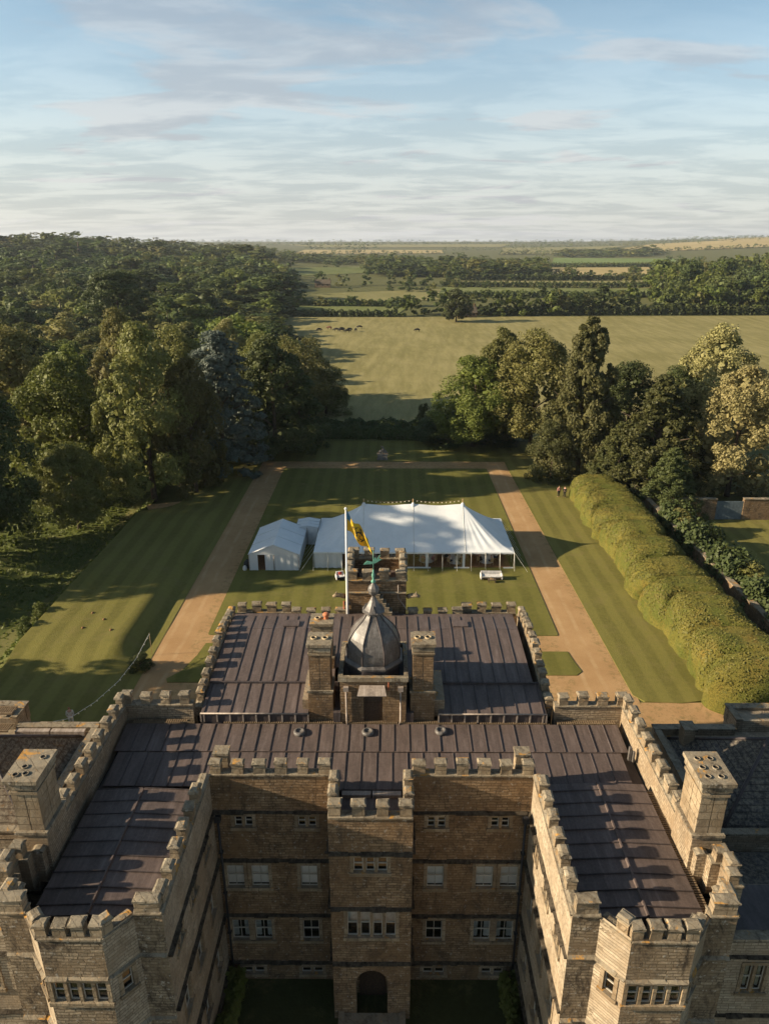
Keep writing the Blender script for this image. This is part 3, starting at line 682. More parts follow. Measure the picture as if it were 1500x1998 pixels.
# ------------------------------------------------------------------ cupola and inner chimneys
cu = empty('cupola', parent=house)
W0, W1 = (-1.66, 30.0), (1.66, 30.0)
wall(W0, W1, 11.6, 14.72, [(1.17, 2.12, 12.15, 14.05)], 'stone', .15, parent=cu); wall((1.66,30.0),(1.66,33.3),11.6,14.72,parent=cu); wall((1.66,33.3),(-1.66,33.3),11.6,14.72,parent=cu); wall((-1.66,33.3),(-1.66,30.0),11.6,14.72,parent=cu)
b = MB()
for (x0,x1,y0,y1) in ((-1.74,1.74,29.92,30.14),(-1.742,1.742,33.16,33.38),(-1.738,-1.52,30.142,33.158),(1.52,1.738,30.142,33.158)): b.box(x0,x1,y0,y1,14.62,14.86)
b.build('cupola_coping', 'coping', cu)
b = MB(); b.box(-1.6,1.6,30.05,33.25,13.9,14.2); b.build('cupola_gutter', 'lead_roll', cu)
b = MB(); b.box(-.50,.46,30.12,30.17,12.15,14.05); b.build('cupola_door', 'door', cu)
for k in range(4):
    b = MB(); b.box(-.47+k*.23,-.26+k*.23,30.095,30.119,12.2,13.25); b.build('door_plank', 'door', cu)
b = MB(); b.face([(-.42,30.1,13.35),(.38,30.1,13.35),(.38,30.1,13.95),(-.42,30.1,13.95)]); b.build('door_light', 'glass', cu)
b = MB(); b.hexa([(-.78,29.42,14.12),(.66,29.42,14.12),(.56,29.99,14.34),(-.68,29.99,14.34)],[(-.78,29.42,14.15),(.66,29.42,14.15),(.56,29.99,14.38),(-.68,29.99,14.38)]); b.build('door_canopy', 'lead_pale', cu)
for x in (-1.36, 1.36):
    b = MB(); b.tube([(x,29.93,14.3),(x,29.93,12.3),(x-.05*x/abs(x),29.8,12.15)], .04, 8); b.box(x-.13,x+.13,29.83,29.99,14.1,14.34); b.build('downpipe', 'lead_pale', cu)
b = MB(); b.tube([(.76,29.95,14.6),(.76,29.95,14.1)], .03, 6); b.build('terracotta_pipe', 'rust', cu)
cxx, cyy = 0, 31.65
prof = [(1.52,15.10),(1.54,15.20),(1.40,15.24),(1.44,15.48),(1.44,15.75),(1.38,16.02),(1.25,16.36),(1.05,16.70),(.76,17.02),(.53,17.26),(.40,17.46),(.34,17.66)]
b = MB(); b.lathe([(1.40,13.9),(1.40,15.08)], cxx, cyy, 8, math.pi/8, False); b.build('drum', 'lead_roll', cu)
b = MB(); b.lathe([(1.38,14.95),(1.58,15.05),(1.58,15.13),(1.4,15.22)], cxx, cyy, 8, math.pi/8, False); b.build('dome_eaves', 'lead_grey', cu)
for j in range(8):
    a0, a1 = math.pi/8+j*math.pi/4, math.pi/8+(j+1)*math.pi/4
    b = MB(); 
    for i in range(2, len(prof)-1):
        (r0,z0),(r1,z1) = prof[i], prof[i+1]; P_ = lambda r, a, z: (cxx+r*math.cos(a), cyy+r*math.sin(a), z)
        b.face([P_(r0,a0,z0),P_(r0,a1,z0),P_(r1,a1,z1),P_(r1,a0,z1)])
    b.build('dome_panel', 'lead_grey', cu)
    b = MB(); b.tube([(cxx+r*math.cos(a0), cyy+r*math.sin(a0), z) for r, z in prof[2:]], .04, 6); b.build('dome_rib', 'lead_roll', cu)
b = MB(); b.lathe([(.35,17.62),(.58,17.67),(.60,17.75),(.50,17.80),(.40,17.92),(.27,18.12),(.17,18.30),(.11,18.44),(.09,18.54)], cxx, cyy, 8, math.pi/8, False); b.build('lantern_skirt', 'lead_grey', cu)
for j in range(4):
    a = j*math.pi/2-math.pi/2; b = MB(); d2 = Vector((math.cos(a), math.sin(a))); n2 = Vector((-d2.y, d2.x))
    c = Vector((cxx, cyy)); p = lambda u, r, z: (*(c+d2*r+n2*u), z)
    b.face([p(-.12,.53,17.78),p(.12,.53,17.78),p(0,.40,18.08)]); b.face([p(-.12,.53,17.78),p(0,.40,18.08),p(0,.2,18.08),p(-.12,.35,17.78)]); b.face([p(.12,.53,17.78),p(.12,.35,17.78),p(0,.2,18.08),p(0,.40,18.08)]); b.build('lucarne', 'lead_grey', cu)
b = MB(); b.lathe([(.09,18.52),(.15,18.57),(.26,18.68),(.30,18.84),(.27,18.98),(.17,19.10),(.08,19.2),(.06,19.24)], cxx, cyy, 8, math.pi/8, False); b.build('bulb', 'lead_grey', cu)
b = MB(); b.lathe([(.06,19.22),(.11,19.26),(.12,19.32),(.07,19.38),(.045,19.46),(.085,19.58),(.085,19.66),(.045,19.80),(.03,19.95)], cxx, cyy, 12); b.tube([(cxx,cyy,19.9),(cxx,cyy,21.0)], .018, 6)
fin = b.build('finial', 'copper', cu)
b = MB(); 
out = [(-.48,20.22),(-.30,20.42),(-.05,20.36),(.10,20.62),(.16,20.50),(.34,20.74),(.30,20.52),(.42,20.50),(.12,20.30),(-.12,20.24)]
b.face([(x, cyy-.015, z) for x, z in out]); b.face([(x, cyy+.015, z) for x, z in out][::-1])
for i in range(len(out)):
    p, q = out[i], out[(i+1) % len(out)]; b.face([(p[0],cyy-.015,p[1]),(p[0],cyy+.015,p[1]),(q[0],cyy+.015,q[1]),(q[0],cyy-.015,q[1])])
b.build('weather_vane', 'copper', cu)
def inner_chimney(x0, x1, y0, y1, ztop, pots, base=11.6):
    b = MB(); b.box(x0-.1, x1+.1, y0-.06, y1+.1, base, 13.86); ch = b.build('chimney', 'stone', house)
    b = MB(); b.box(x0-.14, x1+.14, y0-.1, y1+.14, 13.84, 13.95); b.build('chimney_plinth', 'coping', ch)
    xm = (x0+x1)/2
    for xa, xb in ((x0,xm-.02),(xm+.02,x1)):
        b = MB(); b.box(xa, xb, y0, y1, 13.95, ztop-.45); b.build('flue_shaft', 'stone', ch)
    b = MB(); b.box(x0+.03, x1-.03, y0+.03, y1-.03, 13.9, ztop-.4); b.build('flue_core', 'render', ch)
    b = MB(); b.box(x0-.05, x1+.05, y0-.05, y1+.05, ztop-.62, ztop-.52); b.build('chimney_band', 'ashlar', ch)
    b = MB(); b.box(x0-.03, x1+.03, y0-.03, y1+.03, ztop-.46, ztop-.16); b.box(x0-.10, x1+.10, y0-.10, y1+.10, ztop-.16, ztop); b.build('chimney_cap', 'coping', ch)
    for px_, py_, kind in pots:
        b = MB()
        if kind: b.lathe([(.13,ztop-.01),(.12,ztop+.16),(.17,ztop+.20),(.19,ztop+.26),(.14,ztop+.33),(.05,ztop+.36)], px_, py_, 14); b.build('chimney_pot', 'terracotta', ch)
        else: b.lathe([(.16,ztop-.01),(.16,ztop+.07),(.12,ztop+.07),(.11,ztop+.02)], px_, py_, 14); b.build('chimney_pot', 'buffpot', ch); b2 = MB(); b2.lathe([(.112,ztop+.021),(.05,ztop+.021)], px_, py_, 14); b2.build('flue_opening', 'dark', ch)
inner_chimney(-3.18,-2.14,30.2,31.3,16.6,[(-2.95,30.75,0),(-2.38,30.75,0)])
inner_chimney(1.96,2.98,30.2,31.3,16.65,[(2.2,30.75,0),(2.72,30.75,0)])
inner_chimney(-3.36,-2.3,33.3,34.3,16.0,[(-3.05,33.8,0),(-2.6,33.8,1)])
for sgn in (-1, 1):
    b = MB(); b.box(sgn*1.85-.18, sgn*1.85+.18, 29.95, 30.4, 11.9, 12.75); b.build('roof_tank', 'lead_roll', house)
    b = MB(); b.box(sgn*3.35-.25, sgn*3.35+.25, 30.3, 33.0, 12.3, 13.3); b.build('flue_shoulder', 'render', house)
# courtyard floor beds
# ------------------------------------------------------------------ low side pavilions
def pavilion(sgn, label, slate):
    pv = tag(empty('side_pavilion'), label, 'building')
    X = lambda a, b: (min(sgn*a, sgn*b), max(sgn*a, sgn*b))
    def bx(a, b_, y0, y1, z0, z1, name, mat):
        b = MB(); x0, x1 = X(a, b_); b.box(x0, x1, y0, y1, z0, z1); return b.build(name, mat, pv)
    bx(16.6, 30, 27.0, 35.3, -.1, 7.5, 'wall', 'stone_b'); bx(21.5, 30.02, 35.3, 36.7, -.1, 8.3, 'wall', 'stone_b')
    for (a, b_, y0, y1, z) in ((16.5,30.1,26.9,27.3,8.0),(16.5,16.9,27.302,34.9,7.99),(16.5,21.4,34.902,35.4,8.01),(21.402,30.1,36.3,36.8,8.5),(21.402,21.8,35.2,36.298,8.49)):
        bx(a+.06, b_-.06, y0+.06, y1-.06, 7.45, z-.1, 'parapet', 'render')
        b = MB(); k = max(1, round(max(b_-a, y1-y0)/1.1))
        for i in range(k):
            if b_-a > y1-y0: xa, xb = X(a+(b_-a)*i/k+.003, a+(b_-a)*(i+1)/k-.003); b.box(xa, xb, y0, y1, z-.1, z+.012*math.sin(i*7.3))
            else: xa, xb = X(a, b_); b.box(xa, xb, y0+(y1-y0)*i/k+.003, y0+(y1-y0)*(i+1)/k-.003, z-.1, z+.012*math.sin(i*5.1))
        b.build('coping', 'coping', pv)
    # hipped slate roof
    e = 7.45; r = 10.3; xa, xb, ya, yb = 17.3, 30, 27.5, 34.7; ym = (ya+yb)/2; xm = xa+(ym-ya)
    q = lambda x, y, z: (sgn*x, y, z)
    rf = empty('slate_roof', parent=pv)
    def slope(pts, nrow):
        a, b_, c, d = [Vector(q(*p)) for p in pts]      # a,b eave; d,c top
        for i in range(nrow):
            t0, t1 = i/nrow, (i+1)/nrow
            p = [a.lerp(d, t0), b_.lerp(c, t0), b_.lerp(c, t1+.01), a.lerp(d, t1+.01)]
            up = Vector((0,0,1)); bb = MB(); lo = [v-up*.03 for v in p]; hi = [p[0]+up*.05, p[1]+up*.05, p[2]+up*.008, p[3]+up*.008]
            if sgn < 0: lo = [lo[1],lo[0],lo[3],lo[2]]; hi = [hi[1],hi[0],hi[3],hi[2]]
            bb.hexa(lo, hi); bb.build('slate_course', slate, rf)
    slope([(xa,ya,e),(xb,ya,e),(xb,ym,r),(xm,ym,r)], 14)
    slope([(xa,yb,e),(xa,ya,e),(xm,ym,r),(xm,ym+.01,r)], 14)
    slope([(xb,yb,e),(xa,yb,e),(xm,ym,r),(xb,ym,r)], 14)
    for p, t in (((xa,ya,e+.06),(xm,ym,r+.05)), ((xa,yb,e+.06),(xm,ym,r+.05)), ((xm,ym,r+.05),(xb,ym,r+.05))):
        bb = MB(); bb.tube([q(*p), q(*t)], .09, 6); bb.build('hip_roll', 'lead_roll', rf)
    # link to the house with a flat lead roof
    bx(13.0, 16.55, 23.2, 33.6, -.1, 6.4, 'link_wall', 'stone_b'); bx(13.02, 16.4, 23.3, 33.5, 6.4, 6.55, 'link_roof', 'lead')
    for k in range(4):
        bx(13.3+.75*k, 13.38+.75*k, 23.4, 33.4, 6.55, 6.62, 'lead_roll', 'lead_roll')
    # lower range towards the front
    bx(13.0, 26, 20.05, 20.5, -.1, 6.5, 'front_wall', 'stone_b')
    x0, x1 = X(13.0, 26); P0, P1 = (x0, 20.0), (x1, 20.0)
    def op(a, b_, z0, z1): return (a-13.0, b_-13.0, z0, z1) if sgn > 0 else (26-b_, 26-a, z0, z1)
    ops = [op(14.85,15.75,6.75,8.3), op(17.6,18.5,6.75,8.3), op(14.85,15.75,2.8,4.4)]
    wall(P0, P1, -.1, 9.5, ops, 'stone_b', parent=pv)
    for o in ops: window(P0, P1, o, 2, 'curtain', 1, parent=pv)
    for z in (8.75, 5.4): 
        s_ = string(P0, P1, z, 'string', k=2); s_.parent = pv
    bx(13.02, 25.9, 20.45, 22.9, 9.0, 9.25, 'flat_roof', 'lead_roll'); bx(13.02, 26, 20.02, 20.45, 9.4, 9.62, 'coping', 'coping'); bx(16.7, 25.9, 22.9, 26.7, 6.9, 7.1, 'flat_roof', 'slate'); bx(13.0,26,22.85,23.1,-.1,9.05,'wall','stone_b')
    return pv
pr = pavilion(1, 'low pavilion with dark slate hipped roof on the right of the house', 'slate')
pl = pavilion(-1, 'low pavilion with brown stone slate roof on the left of the house', 'slate_b')
for i in range(2):
    b = MB()
    for k in range(9): b.box(-22.9+k*.13+i*.15, -22.83+k*.13+i*.15, 35.4+i*-1.0, 36.0+i*-1.0, 8.55-.5*i, 8.62-.5*i)
    b.box(-22.95+i*.15, -21.75+i*.15, 35.35-i, 35.42-i, 8.53-.5*i, 8.64-.5*i); b.box(-22.95+i*.15, -21.75+i*.15, 35.98-i, 36.05-i, 8.53-.5*i, 8.64-.5*i)
    b.build('roof_grille', 'duck', pl)
for xa, xb in ((-21.3,-19.3),(-19.2,-17.2)):
    b = MB(); b.box(xa, xb, 34.55, 34.85, 7.6, 7.95); b.build('white_gutter', 'lead_pale', pl)
b = MB(); b.box(-16.42,-16.2,28.2,34.0,6.6,7.9); b.build('sunlit_ochre_coping', 'duck', pl)  # inner coping strip; the ochre colour stands in for sunlight on it
# small stack on the right pavilion
b = MB(); b.box(17.7,18.3,33.6,34.3,7.4,8.9); b.mat(1).box(17.62,18.38,33.52,34.38,8.9,9.02); b.build('chimney_stub', ['render','coping'], pr)

# ------------------------------------------------------------------ gardens
M['lawn'] = grass('striped_lawn', (.094,.092,.021), (.138,.127,.033), .24, 1.15)
M['lawn_s'] = grass('striped_side_lawn', (.112,.104,.026), (.158,.141,.040), .28, 1.05)
M['court'] = grass('courtyard_lawn', (.035,.04,.014), (.055,.06,.022))
def gravelm():
    m = MT('ochre_gravel', .95, .1); o = m.world()
    n = m.noise(.25, 5, o, .6); f = m.noise(14, 4, o, .75)
    c = m.mix(m.rng(n, .35, .65), (.34,.205,.095), (.42,.265,.13)); c = m.mix(m.rng(f, .4, .7, 0, .5), c, (.26,.155,.07))
    c = m.mix(m.rng(m.noise(.9, 6, o, .75, .8), .58, .7, 0, .35), c, (.47,.33,.175))
    sp = N(m.t, 'ShaderNodeSeparateXYZ'); m.l(o, sp.inputs[0]); ax_ = m.math('ABSOLUTE', m.math('SUBTRACT', m.math('ABSOLUTE', m.math('ADD', sp.outputs[0], m.math('MULTIPLY', m.noise(.12, 3, o), .9))), 18.7))
    tr = m.math('MULTIPLY', m.rng(m.math('ABSOLUTE', m.math('SUBTRACT', ax_, .75)), .05, .32, 1, 0, True), m.rng(m.noise(.35, 4, o, .6), .38, .6))
    c = m.mix(m.math('MULTIPLY', tr, .38), c, (.50,.36,.20))                              # worn wheel tracks
    c = m.mix(m.math('MULTIPLY', m.rng(ax_, 1.35, 1.95, 0, 1, True), m.rng(m.noise(1.6, 6, o, .75), .48, .62, 0, .55)), c, (.15,.12,.045))   # weeds along the edges
    m.col(c); m.bump(f, .6, .03); return m.m
M['gravel'] = gravelm()
def slab(name, x0, x1, y0, y1, z0, z1, mat, nx=1, ny=1):
    b = MB(); b.box(x0, x1, y0, y1, z0, z1); return struct(b.build(name, mat))
slab('gravel_path', -21.2, 21.2, 36, 116.2, -.5, .012, 'gravel'); slab('gravel_forecourt', 21.2, 33, 36, 48.6, -.5, .011, 'gravel')
slab('courtyard', -14, 14, -20, 36, -.5, .008, 'court'); slab('courtyard_path', -1.3, 1.3, -20, 23.3, -.02, .02, 'gravel')
def poly_slab(name, pts, z0, z1, mat):
    b = MB(); b.face([(x, y, z1) for x, y in pts]); k = len(pts)
    for i in range(k):
        (xa, ya), (xb, yb) = pts[i], pts[(i+1) % k]; b.face([(xa,ya,z0),(xb,yb,z0),(xb,yb,z1),(xa,ya,z1)])
    return struct(b.build(name, mat))
def rounded(x0, x1, y0, y1, r):
    out = []
    for cx, cy, a in ((x1-r, y0+r, -90), (x1-r, y1-r, 0), (x0+r, y1-r, 90), (x0+r, y0+r, 180)):
        for k in range(6): t = R(a+18*k); out.append((cx+r*math.cos(t), cy+r*math.sin(t)))
    return out
poly_slab('central_lawn', rounded(-16.4, 16.9, 59.0, 112.2, .25), -.3, .07, 'lawn')
poly_slab('small_lawn', [(9.4,52.4),(17.0,52.4),(17.6,53.0),(17.3,54.6),(17.1,56.2),(9.4,56.2)], -.3, .065, 'lawn')
poly_slab('small_lawn', [(-9.4,57.5),(-16.2,57.5),(-16.5,55.5),(-17.2,53.0),(-18.2,51.7),(-18.0,51.2),(-9.4,51.2)][::-1], -.3, .065, 'lawn')
poly_slab('east_lawn', [(20.9,49.6),(21.6,48.7),(24.5,48.5),(26.2,48.8),(26.9,49.6),(34,54),(34,116),(29,128.9),(20.6,128.9),(20.4,112)], -.3, .06, 'lawn_s')
poly_slab('north_lawn', [(-26,116.2),(20.6,116.2),(20.6,129.5),(-26,129.5)], -.3, .055, 'lawn')
def left_lawn(u, v):
    y = 41+v*(116-41); xl = -32.9+ (ss(90, 96, y)*4.0)
    x = -20.5+u*(xl+20.5)
    z = .95*ss(21.5, 23.9, -x)*ss(51.5, 57, y)*(1-.9*ss(88, 94, y)) + .05
    return (x, y, z+.02*wn(x*.6, y*.4))
struct(new('west_lawn', gridmesh('west_lawn', 40, 120, left_lawn), None, 'lawn_s'))
b = MB()                                                        # edge of the terrace where the lawn ends
pr_ = [left_lawn(1, v/60) for v in range(61)]
for i in range(60):
    p, q = pr_[i], pr_[i+1]; b.face([(p[0],p[1],p[2]),(q[0],q[1],q[2]),(q[0]-.15,q[1],-2.2),(p[0]-.15,p[1],-2.2)])
struct(b.build('terrace_edge', 'slate_b'))
def wild(u, v):
    y = 38+v*90; x = -33.1-u*70
    z = hgt(x, y)+.35*ss(0, .1, u)+.5*wn(x*.25, y*.2)*ss(0.03, .2, u)+.25*wn(x*.9, y*.8, 2)*ss(.03, .2, u)
    return (x, y, z)
struct(new('rough_slope', gridmesh('rough_slope', 60, 80, wild), None, 'wildgrass'))
slab('walled_garden_lawn', 36.6, 95, 50, 89.3, -.3, .05, 'lawn_s')
# stony path curling off the far left corner
poly_slab('earth_path', [(-24.5,119.5),(-21,116.3),(-20.4,116.3),(-23.4,121)], -.2, .09, 'gravel')
poly_slab('earth_path', [(-32.5,92.5),(-26.5,95.2),(-24.5,101),(-25.5,101.5),(-27.5,96.4),(-33.5,94.4)], -.2, .13, 'gravel')
# fields
def field(name, a, b_, scale, rot=0, tram=0):
    m = MT(name, .95, .08); o = m.world(); v = m.mapv(o, (1, .12, 1), (0, 0, rot))
    n = m.math('ADD', m.math('MULTIPLY', m.noise(scale, 5, v, .6), .55), m.math('MULTIPLY', m.noise(scale*.08, 4, o, .6), .45))
    c = m.mix(m.rng(n, .40, .60), a, b_)
    c = m.mix(m.rng(m.noise(scale*2.2, 4, m.mapv(o, (1, .3, 1), (0, 0, rot)), .7), .55, .75, 0, .5), c, tuple(x*1.3 for x in b_))
    if tram:
        sp = N(m.t, 'ShaderNodeSeparateXYZ'); m.l(m.mapv(o, (1,1,1), (0,0,rot)), sp.inputs[0])
        w_ = m.math('SINE', m.math('MULTIPLY', m.math('ADD', sp.outputs[0], m.math('MULTIPLY', m.noise(.02, 2, o), 5)), tram))
        c = m.mix(m.math('MULTIPLY', m.rng(w_, .55, .95), m.rng(m.noise(.08, 4, o, .7), .42, .6, 0, .22)), c, tuple(x*.7 for x in a))
        c = m.mix(m.math('MULTIPLY', m.rng(w_, -.4, -.9), m.rng(m.noise(.05, 4, m.mapv(o, loc=(50,9,0)), .7), .45, .62, 0, .32)), c, tuple(min(1, x*1.25) for x in b_))
    m.col(c); m.bump(m.noise(scale*4, 3, o), .4, .1); return m.m
M['meadow'] = field('hay_meadow', (.180,.160,.060), (.255,.222,.095), .5, .12, .9)
M['f_green'] = field('pasture', (.115,.135,.04), (.155,.165,.06), .1, .6)
M['f_bright'] = field('bright_pasture', (.12,.165,.045), (.15,.19,.06), .06)
M['f_straw'] = field('stubble', (.30,.235,.10), (.37,.29,.135), .05, .3)
M['f_olive'] = field('dry_pasture', (.17,.16,.06), (.22,.195,.08), .06)
patch('meadow', [(-45,140),(120,140),(330,452),(-60,432)], 'meadow', .06, 60, 60)
patch('pasture', [(-75,450),(5,442),(14,500),(-60,503)], 'f_green', .25)
patch('pasture', [(-70,516),(42,560),(62,690),(-75,600)], 'f_olive', .3)
patch('pasture', [(40,600),(330,600),(340,700),(54,720)], 'f_green', .3)
patch('dry_field', [(54,725),(300,700),(330,860),(80,830)], 'f_olive', .4)
patch('dry_field', [(208,1000),(335,880),(560,1312),(276,1274)], 'f_straw', .5)
patch('dry_field', [(90,860),(205,960),(270,1240),(110,1050)], 'f_olive', .5)
patch('bright_field', [(299,1380),(545,1340),(690,1720),(423,1936)], 'f_bright', .6)
patch('stubble_field', [(594,2355),(1300,2380),(2300,3700),(1250,3600)], 'f_straw', 1.2, 24, 24)
patch('stubble_field', [(330,2250),(600,2360),(1100,3500),(500,3300)], 'f_olive', 1.2)
patch('stubble_field', [(-290,2300),(175,2371),(200,2850),(-320,2900)], 'f_straw', 1.2)
patch('pasture', [(-135,800),(-5,1000),(-20,1215),(-150,1000)], 'f_green', .4)
patch('stubble_field', [(-300,3300),(500,3400),(700,4300),(-600,4200)], 'f_olive', 1.5)
patch('stubble_field', [(1500,3300),(2600,3300),(3600,4600),(1900,4600)], 'f_straw', 1.5)
# ------------------------------------------------------------------ foliage
def leaf_quads(c, nrm, size, rng, asp=.62):
    n = len(c); nrm = nrm/np.maximum(np.linalg.norm(nrm, axis=1, keepdims=True), 1e-6)
    r = rng.normal(size=(n, 3)); t = np.cross(nrm, r); t /= np.maximum(np.linalg.norm(t, axis=1, keepdims=True), 1e-6); bt = np.cross(nrm, t)
    s = np.asarray(size).reshape(-1, 1)*np.ones((n, 1))
    v = np.stack([c+t*s, c+bt*s*asp+nrm*s*.12, c-t*s, c-bt*s*asp+nrm*s*.12], 1).reshape(-1, 3)
    return v, np.arange(4*n).reshape(n, 4)
def sph(n, rng):
    v = rng.normal(size=(n, 3)); return v/np.linalg.norm(v, axis=1, keepdims=True)
def lumps_to_leaves(cent, rad, outward, nsub, nleaf, leaf, rng, flat=1., rnd=1.1):
    """clumps of clumps: each lump carries smaller ones, each of those a shell of leaf sprays"""
    P, Q = [], []
    for c, r, o in zip(cent, rad, outward):
        d = sph(nsub*3, rng); k = d@o; d = d[np.argsort(-k+rng.normal(size=len(k))*.35)[:nsub]]
        sc = c+d*r*.62*np.array([1, 1, flat]); sr = r*rng.uniform(.34, .56, nsub)
        for s, q in zip(sc, sr):
            e = sph(nleaf, rng); e = np.where((e@o)[:, None] < -.35, -e, e)
            P.append(s+e*(q*rng.uniform(.72, 1.12, (nleaf, 1)))*np.array([1, 1, flat])); Q.append(e+rng.normal(size=e.shape)*rnd*.5+np.array([0, 0, .15]))
    P, Q = np.concatenate(P), np.concatenate(Q)
    return P, Q, leaf*rng.uniform(.6, 1.25, len(P))
def crown(kind, H, Rr, rng, K, nsub, nleaf, leaf):
    cen, rad, out = [], [], []
    zb = {'broad': .16, 'dome': .05, 'beech': .02, 'cedar': .08, 'spire': .06, 'yew': .0, 'shrub': .0, 'poplar': .05, 'parasol': .45, 'atlas': .03}[kind]*H
    for i in range(K):
        t = (i+.5)/K if kind in ('cedar', 'spire', 'yew', 'atlas') else rng.uniform(0, 1)
        a = i*2.399+rng.uniform(-.5, .5)
        if kind == 'broad': f = math.sin(math.pi*min(1, .12+.88*t)**.85)**.6; lr = .30
        elif kind == 'dome': f = (1-t**2.6)**.6*(.82+.18*math.sin(math.pi*t)); lr = .26
        elif kind == 'beech': f = (1-t**1.9)**.7; lr = .24
        elif kind == 'atlas': f = (1-t**1.7)**.62*(.9+.12*math.sin(t*19)); lr = .25
        elif kind == 'cedar': f = (1-t)**.6*.95+.06; lr = .26
        elif kind == 'spire': f = (1-t)**.75*.9+.12+.10*math.sin(t*23); lr = .24
        elif kind == 'yew': f = (1-t)**.8+.05; lr = .24
        elif kind == 'shrub': f = (1-t**2.2)**.5; lr = .34
        elif kind == 'poplar': f = math.sin(math.pi*(.1+.85*t))**.5; lr = .40
        else: f = (1-abs(2*t-.9)*.5); lr = .28
        f = max(f, .05); rr = Rr*f*rng.uniform(.72, .92) if rng.random() > .18 else Rr*f*rng.uniform(.3, .7)
        z = zb+(H-zb)*t*(.97 if kind != 'broad' else .93)
        cen.append((rr*math.cos(a), rr*math.sin(a), z)); rad.append(Rr*lr*rng.uniform(.75, 1.25)*(1 if kind not in ('cedar','spire','yew') else (.45+.75*(1-t))))
        o = np.array([math.cos(a)*f, math.sin(a)*f, (t-.35)*1.1+.15]); out.append(o/np.linalg.norm(o))
    flat = {'cedar': .34, 'atlas': .45, 'parasol': .4, 'beech': .75, 'yew': .8}.get(kind, .9)
    P, Q, s = lumps_to_leaves(np.array(cen), np.array(rad), np.array(out), nsub, nleaf, leaf, rng, flat)
    v, q = leaf_quads(P, Q, s, rng)
    # dense inner boughs so that little light leaks through
    iv, iq = [], []
    nin = 26 if leaf < .4 else (10 if leaf < .8 else 5)
    for c, r in zip(cen, rad):
        d = sph(nin, rng); p = np.array(c)*np.array([.72, .72, .93])+d*r*.75*np.array([1, 1, flat]); x, y = leaf_quads(p, d, leaf*2.2*np.ones(nin), rng, .9)
        iq.append(y+sum(len(k) for k in iv)); iv.append(x)
    iv = np.concatenate(iv); iq = np.concatenate(iq)
    return np.concatenate([v, iv]), np.concatenate([q, iq+len(v)])
def trunk_mesh(H, Rr, rng, limbs=6, thick=.035, top=.8):
    b = MB(); r0 = H*thick*.5
    pts = [(0, 0, -.4), (0.02*H*rng.normal()*.2, 0, .12*H), (.02*H*rng.normal()*.3, .02*H*rng.normal()*.3, .45*H), (0, 0, top*H)]
    b.tube(pts, [r0*1.35, r0, r0*.7, r0*.2], 8)
    for i in range(limbs):
        a = i*2.4+rng.uniform(-.4, .4); z = H*rng.uniform(.14, .55); L_ = Rr*rng.uniform(.55, .85)
        b.tube([(0, 0, z), (L_*.5*math.cos(a), L_*.5*math.sin(a), z+L_*.35), (L_*math.cos(a), L_*math.sin(a), z+L_*.6)], [r0*.45, r0*.3, r0*.1], 5)
    return b.mesh('trunk')
M['bark'] = plain('bark', (.085,.06,.04), .9, .35, 4)
LEAF = dict(lime=((.138,.146,.034),(.235,.226,.072)), green=((.080,.106,.020),(.150,.172,.038)), dark=((.038,.054,.016),(.074,.092,.027)), blue=((.075,.098,.078),(.140,.165,.130)),
            yew=((.046,.058,.017),(.092,.098,.029)), olive=((.105,.110,.027),(.178,.168,.053)), pale=((.195,.176,.066),(.30,.262,.112)), far=((.060,.085,.024),(.112,.135,.040)), conifer=((.085,.090,.028),(.150,.144,.052)))
for k, (a, b_) in LEAF.items(): M['leaf_'+k] = leafm('leaves_'+k, a, b_, .2 if k in ('dark','yew','blue') else .33)
PROTO = {}
def proto(kind, col, lod, var=0):
    key = (kind, col, lod, var)
    if key in PROTO: return PROTO[key]
    rng = np.random.default_rng(sum(ord(c) for c in kind)*31+lod*7+var*101)
    H, Rr = 20., 7.
    geo_key = (kind, lod, var)
    if geo_key not in PROTO:
        K, ns, nl, lf = {0: (72, 10, 32, .20), 1: (44, 8, 19, .33), 2: (24, 6, 9, .58), 3: (13, 5, 6, .80)}[lod]
        if kind in ('cedar', 'spire', 'yew'): K = int(K*1.5)
        v, q = PROTO[geo_key] = crown(kind, H, Rr, rng, K, ns, nl, lf)
        me = npmesh('crown', v, q); me.materials.append(M['leaf_far']); tm = trunk_mesh(H, Rr, rng, 7 if lod < 2 else 3); tm.materials.append(M['bark'])
        PROTO[('mesh',)+geo_key] = (me, tm)
    PROTO[key] = PROTO[('mesh',)+geo_key]; return PROTO[key]
def tree(kind, col, x, y, H, Rr, label, lod=0, var=0, group=None, cat='tree', name=None, rz=None):
    me, tm = proto(kind, col, lod, var)
    t = empty(name or {'cedar': 'cedar_tree', 'atlas': 'cedar_tree', 'spire': 'conifer_tree', 'yew': 'yew_tree', 'shrub': 'shrub', 'parasol': 'cedar_tree'}.get(kind, 'broadleaf_tree'), (x, y, hgt(x, y)-.05), random.uniform(0, 6.28) if rz is None else rz)
    t.scale = (Rr/7., Rr/7., H/20.); tag(t, label, cat, group)
    c_ = new('crown', me, t); c_.material_slots[0].link = 'OBJECT'; c_.material_slots[0].material = M['leaf_'+col]; new('trunk', tm, t); return t
